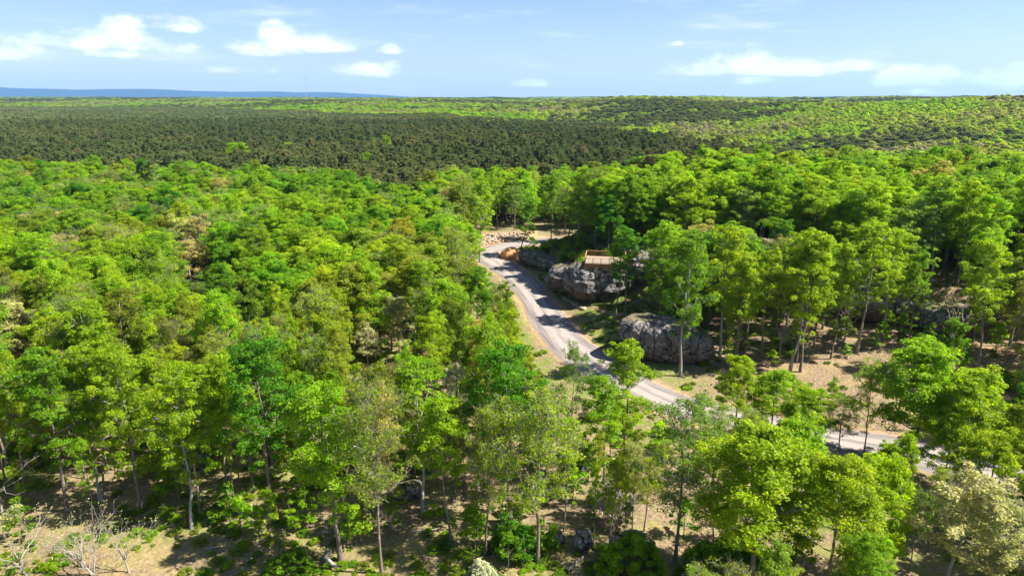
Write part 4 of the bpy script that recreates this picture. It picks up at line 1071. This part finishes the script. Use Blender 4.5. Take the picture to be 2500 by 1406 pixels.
# the front rows are individual trees
px, py, _ = proj(a[:, 0], a[:, 1], ground_z(a[:, 0], a[:, 1])+12)
vz = (px > -20) & (px < 2520); order = np.argsort(np.where(vz, np.hypot(a[:, 0], a[:, 1]), 1e9)); front = a[order[:290]]; a = a[order[290:]]
def pine_tint(x, y, n):
    f = fnoise(x, y, 60, 3); c = np.array(COL['pine'])[None, :]*np.ones((n, 1)); k = rng.uniform(.75, 1.3, n)
    t_ = np.array([.145, .170, .05]); m = sstep(.45, .7, f)[:, None]*.8; c = c*(1-m)+t_*m
    br = rng.random(n) < .02; c[br] = (.19, .18, .07)
    return c*k[:, None]
ft = pine_tint(front[:, 0], front[:, 1], len(front))
for k, (x, y) in enumerate(front):
    plant('pine', int(rng.integers(0, 4)), float(x), float(y), float(rng.uniform(12.0, 17.5)), (*ft[k], 1), 'dark olive plantation pine in the front rows of the pine wood', 'pines in the front rows of the plantation')
n = len(a); hs = rng.uniform(.72, 1.12, n)
scatter('pine_plantation', 'dense dark olive pine plantation behind the front rows', P['pine'], np.column_stack([a, ground_z(a[:, 0], a[:, 1])-.1]), rng.uniform(0, 6.28, n), np.column_stack([hs, hs, hs]), pine_tint(a[:, 0], a[:, 1], n), rng.integers(0, 4, n), [BARKP, NEED_I])
n = len(b); hs = rng.uniform(.85, 1.15, n)
scatter('distant_pines', 'far rows of the dark pine plantation', P['farpine'], np.column_stack([b, ground_z(b[:, 0], b[:, 1])-.1]), rng.uniform(0, 6.28, n), np.column_stack([hs*b_s, hs*b_s, hs]), pine_tint(b[:, 0], b[:, 1], n), rng.integers(0, 3, n), [BARKP, NEED_I])
print('pines', len(a), len(b))

# ------------------------------------------------------------------ woods beyond: hillside and rolling far country
BX, BY = 1250.0, 1900.0
def far_wood(name, label, q, s, hk, tall=1.0):
    az = q[:, 0]/q[:, 1]
    m = np.where(az < .47, q[:, 1] > pine_far(az)+12, q[:, 1] > dec_far(az)+4); q = q[m]
    m = ~((np.abs(q[:, 0]-BX*q[:, 1]/BY) < 45) & (q[:, 1] > BY-230) & (q[:, 1] < BY+45)); q = q[m]
    x, y = q[:, 0], q[:, 1]; n = len(q)
    con = fnoise(x*.55+77, y*1.5, 260, 3)+rng.normal(0, .05, n)
    con = con-.07*sstep(2600, 4000, y)+.10*(x/y > .12)*(y < 1300)
    conif = con < .43; conif |= rng.random(n) < .02
    f = fnoise(x+4000, y, 120, 3)*.85+rng.random(n)*.24-.02
    pal = np.array([COL['mid'], COL['bright'], COL['lime'], COL['yellow'], COL['olive'], (.28, .33, .09), (.27, .26, .13)])
    idx = np.clip(((f-.2)/.62*7).astype(int), 0, 6)
    c = pal[idx]*rng.uniform(.75, 1.2, (n, 1)); c[conif] = np.array([.085, .115, .04])*rng.uniform(.7, 1.3, (conif.sum(), 1))
    var = rng.integers(0, 5, n); var[conif] = 5+rng.integers(0, 3, conif.sum())
    hh = rng.uniform(.75, 1.15, n)*tall; wds = s*rng.uniform(.85, 1.2, n)
    ww = np.where(conif, wds/4.0, wds/7.6)
    scatter(name, label, P['far']+P['farpine'], np.column_stack([q, ground_z(x, y)-.3]), rng.uniform(0, 6.28, n), np.column_stack([ww, ww, hh]), c, var, [BARK, LEAF_I])
    print(name, n)
far_wood('hillside_wood', 'mixed light green and grey spring wood on the hillside beyond the pines', grid_pts(235, 1300, 9.4, .42), 11.2, 0)
far_wood('rolling_woods', 'rolling mixed woods far behind the plantation', grid_pts(1300, 3300, 14.0, .42), 15.5, 0)
far_wood('horizon_woods', 'dark and pale woods along the horizon', grid_pts(3300, 9000, 34.0, .42, pad=60), 38.0, 0, 1.15)

# ------------------------------------------------------------------ undergrowth and small plants
def free(x, y):
    d, _, _ = road_near(np.array([x]), np.array([y])); return d[0] > 1.5 and not any((x-a)**2+(y-b)**2 < (r*.8)**2 for a, b, r in ROCK_FP)
SAP = [(590, 1300, 'bright'), (660, 1310, 'lime'), (720, 1300, 'lime'), (430, 1150, 'bright'), (395, 1165, 'lime'), (520, 1150, 'bright'), (900, 1240, 'lime'), (955, 1300, 'mid'), (870, 1330, 'lime'), (1230, 1330, 'deep'),
       (1260, 1290, 'mid'), (1350, 1230, 'mid'), (1400, 1210, 'deep'), (1160, 1340, 'mid'), (1120, 1180, 'lime'), (1440, 1270, 'mid'), (700, 1160, 'yellow'), (280, 1150, 'yellow'), (60, 1320, 'mid'), (1600, 1130, 'yellow'),
       (1395, 648, 'deep'), (1385, 672, 'mid'), (1330, 628, 'lime'), (1300, 612, 'mid'), (1450, 710, 'mid'), (1490, 700, 'bright'), (1535, 690, 'mid'), (1560, 700, 'bright'), (1900, 800, 'lime'), (1880, 840, 'mid'), (2060, 820, 'lime'), (2240, 870, 'mid'),
       (1700, 800, 'deep'), (1720, 790, 'mid'), (1740, 780, 'deep'), (1680, 790, 'mid'), (1780, 860, 'lime'), (1990, 800, 'mid'), (2320, 860, 'mid'), (2430, 860, 'lime'), (2450, 960, 'deep'), (1530, 1300, 'mid'), (1350, 1350, 'mid'), (1275, 1370, 'deep')]
for i in range(90):
    px_, py_ = prng.uniform(0, 2480), prng.uniform(1010, 1400) if i % 3 else prng.uniform(740, 900)
    if py_ < 1000: px_ = prng.uniform(1650, 2480)
    SAP.append((px_, py_, prng.choice(['lime', 'mid', 'bright', 'yellow', 'mid'])))
sp = []
for (a_, b_, c) in SAP:
    x, y = at(a_, b_)
    if free(x, y): sp.append((x, y, a_, b_, c))
SM = MARKS
for k, (x, y, a_, b_, c) in enumerate(sp):
    best = None
    for nm, mx, my in SM:
        d = math.hypot(a_-mx, b_-my); rk = sum(1 for s in sp if s[4] == c and math.hypot(s[2]-mx, s[3]-my) < d)
        if best is None or (rk, d) < best[:2]: best = (rk, d, nm)
    plant('sapling', k, x, y, prng.uniform(2.6, 5.6), jit(COL[c], .1), '%s sapling, %s such to %s' % (LOOK[c], ORD[best[0]], best[2]), 'saplings in the understorey', wide=prng.uniform(.9, 1.3))
# special shrubs
def shrub(kind, i, fx, fy, H, c, lab, wide=1.0):
    x, y = at(fx, fy); return plant(kind, i, x, y, H, jit(COL[c], .05), lab, wide=wide)
shrub('bigshrub', 0, 1175, 1425, 2.7, 'white', 'white flowering shrub at the bottom edge of the photo', .8)
shrub('bigshrub', 1, 1540, 1412, 4.6, 'bright', 'large grey-green leafy bush in front of the pale boulder at the bottom edge', 1.1)
shrub('bigshrub', 0, 1790, 1425, 5.0, 'mid', 'leafy bluish green bush at the bottom edge, beside the big yellow-green crowns', 1.3)
shrub('bigshrub', 1, 705, 1395, 2.0, 'mid', 'low spreading dark green bush on shaded ground near the bottom edge', 1.7)
shrub('bigshrub', 0, 1260, 1345, 3.2, 'deep', 'dense dark green bush between the dark trunk and the pale airy tree', 1.1)
for k, (fx, fy, H) in enumerate([(1470, 1262, 5.2), (1500, 1290, 5.6), (1530, 1275, 5.0), (1450, 1235, 4.2)]):
    shrub('bare', 3, fx, fy, H, 'tan', ['leafless grey thicket bush nearest the narrow dark rock', 'leafless grey thicket bush in the middle of the thicket', 'leafless grey thicket bush nearest the orange soil', 'smallest leafless grey bush at the upper end of the thicket'][k], 1.3).name = 'bare_bush'
o = plant('bigshrub', 1, 30.5, 121.2, 5.2, jit(COL['mid'], .05), 'dark green evergreen bush growing over the back of the big roadside boulder', wide=1.25); o.location.z = gz(30.5, 121.2)+2.2
# low shrubs and weeds: one mass
n = 17000; x = rng.uniform(-95, 110, n); y = rng.uniform(44, 175, n)
gmask = fnoise(x+50, y, 11, 2)+.12*(fnoise(x, y, 3, 1)-.5); d, _, _ = road_near(x, y)
k = (gmask+rng.normal(0, .05, n) > .53) & (d > 1.0) & (np.abs(x) < .8*y+20); x, y = x[k], y[k]
fp = np.array(ROCK_FP); k = ((x[:, None]-fp[None, :, 0])**2+(y[:, None]-fp[None, :, 1])**2 > (fp[None, :, 2]*.85)**2).all(1); x, y = x[k], y[k]; n = len(x)
s = rng.uniform(.12, .5, n)**1.1; pal = np.array([COL['mid'], COL['lime'], COL['bright'], COL['yellow'], COL['olive']])
scatter('undergrowth', 'low green weeds and seedlings over the leaf litter', P['shrub'], np.column_stack([x, y, ground_z(x, y)]), rng.uniform(0, 6.28, n), np.column_stack([s*1.3, s*1.3, s*.8]), pal[rng.integers(0, 5, n)]*rng.uniform(.7, 1.1, (n, 1)), rng.integers(0, 3, n), [BARK, LEAF_I])
# shrubs on the bushy shelf above the ledge and on top of the outcrops
n = 260; x = rng.uniform(3, 45, n); y = rng.uniform(150, 212, n); d, _, _ = road_near(x, y); k = (d > 2.5) & (y > yedge(x)+.5) & ~((np.abs(x-DX) < 7.5) & (np.abs(y-DY) < 7.5)); x, y = x[k], y[k]; n = len(x)
s = rng.uniform(.8, 1.7, n)
scatter('brush', 'brushy green and brown growth on the shelf above the rock ledge', P['shrub'], np.column_stack([x, y, ground_z(x, y)]), rng.uniform(0, 6.28, n), np.column_stack([s, s, s]), pal[rng.integers(0, 5, n)]*rng.uniform(.5, 1.0, (n, 1)), rng.integers(0, 3, n), [BARK, LEAF_I])

# fallen logs and poles
def log(p0, p1, r, label, mat=DEADW, lift=.15):
    (x0, y0), (x1, y1) = at(*p0), at(*p1); g = Geo(); r_ = np.random.default_rng(int(p0[0])); n = 6; X = np.linspace(x0, x1, n); Y = np.linspace(y0, y1, n)
    Pn = np.column_stack([X, Y, ground_z(X, Y)+r+lift])+r_.normal(size=(n, 3))*r*.5-np.array([x0, y0, 0]); g.tube(Pn, np.linspace(r, r*.55, n), 7)
    o = link('fallen_log', g.mesh('log', [mat], True), None, (x0, y0, 0)); tag(o, label, 'log')
log((563, 1245), (626, 1280), .09, 'thin whitish fallen pole on the slope in the open wood', lift=.3)
log((800, 1362), (815, 1400), .28, 'pale rotten log standing out near the bottom edge', lift=.5)
log((785, 1308), (800, 1300), .16, 'short white split log end on the shaded bank')
log((1010, 1302), (1072, 1294), .10, 'thin pale fallen branch behind the slanting slim tree')
log((1380, 1402), (1425, 1362), .22, 'dark thick fallen log at the bottom edge beside the pale rock stump', BARK)
log((1462, 852), (1530, 822), .15, 'dark fallen trunk lying between the road and the big boulder', BARK)
log((1600, 760), (1650, 735), .14, 'grey fallen trunk on the slope behind the big boulder', BARKG)
log((1985, 765), (2060, 722), .14, 'pale fallen trunk leaning up the slope by the tall trunks')
log((1880, 940), (1925, 915), .09, 'thin stick on the brown bank by the road')
log((500, 1345), (540, 1338), .10, 'short grey stick on the yellow litter')

# ------------------------------------------------------------------ far structures
def mast():
    x, y = (745-1250)/FPX*3000/1.0*1.0, 2900.0
    zb = gz(x, y); d = ray(745, 186); Ht = CAM_H+d[2]/d[1]*y-zb
    x = d[0]/d[1]*y
    root = link('radio_mast', None, None, (x, y, zb)); tag(root, 'thin guyed lattice radio mast on the horizon', 'radio mast')
    L = Geo(); w_ = .9
    for k in range(3):
        a = k*2.094; g = Geo(); p = np.array([math.cos(a)*w_, math.sin(a)*w_, 0]); g.tube(np.array([p, p+(0, 0, Ht)]), [.4, .4], 5); link('mast_leg', g.mesh('mast_leg', [METAL]), root)
    n = int(Ht/3)
    for i in range(n):
        for k in range(3):
            a, b_ = k*2.094, (k+1)*2.094; L.tube(np.array([[math.cos(a)*w_, math.sin(a)*w_, i*3.], [math.cos(b_)*w_, math.sin(b_)*w_, (i+1)*3.]]), [.2, .2], 3)
    tag(link('lattice_bracing', L.mesh('lattice', [METAL]), root), kind='stuff')
    for k in range(3):
        for f in (.5, .95):
            a = k*2.094+.5; g = Geo(); g.tube(np.array([[0, 0, Ht*f], [math.cos(a)*55, math.sin(a)*55, 5]]), [.035, .035], 3); link('guy_wire', g.mesh('guy', [METAL]), root)
mast()
def shed():
    d = ray(2355, 262); y = BY; x = d[0]/d[1]*y; z = gz(x, y)
    zt = CAM_H+d[2]/d[1]*y
    root = link('farm_shed', None, None, (x, y, min(z, zt-5)), R(8)); tag(root, 'long low white-roofed farm shed far off in the woods', 'shed')
    g = Geo(); g.box(-20, 20, -7, 7, -3, 4); link('wall', g.mesh('wall', [WHITEM]), root)
    g = Geo(); g.add([(-20.5, -7.6, 3.9), (20.5, -7.6, 3.9), (20.5, 0, 6.4), (-20.5, 0, 6.4), (-20.5, 7.6, 3.9), (20.5, 7.6, 3.9)], [(0, 1, 2, 3), (3, 2, 5, 4), (0, 3, 4), (1, 5, 2)]); link('roof', g.mesh('roof', [WHITEM]), root)
shed()

# ------------------------------------------------------------------ haze
hz, t = new_mat('haze_air'); pv = t.new('ShaderNodeVolumePrincipled'); pv.inputs['Color'].default_value = (.36, .62, 1.0, 1); pv.inputs['Density'].default_value = 3.2e-5
pv.inputs['Anisotropy'].default_value = .1
ov = t.new('ShaderNodeOutputMaterial'); t.l.new(pv.outputs[0], ov.inputs['Volume'])
g = Geo(); g.box(-36000, 36000, -600, 34000, -90, 760)
tag(link('haze', g.mesh('haze', [hz])), kind='stuff')
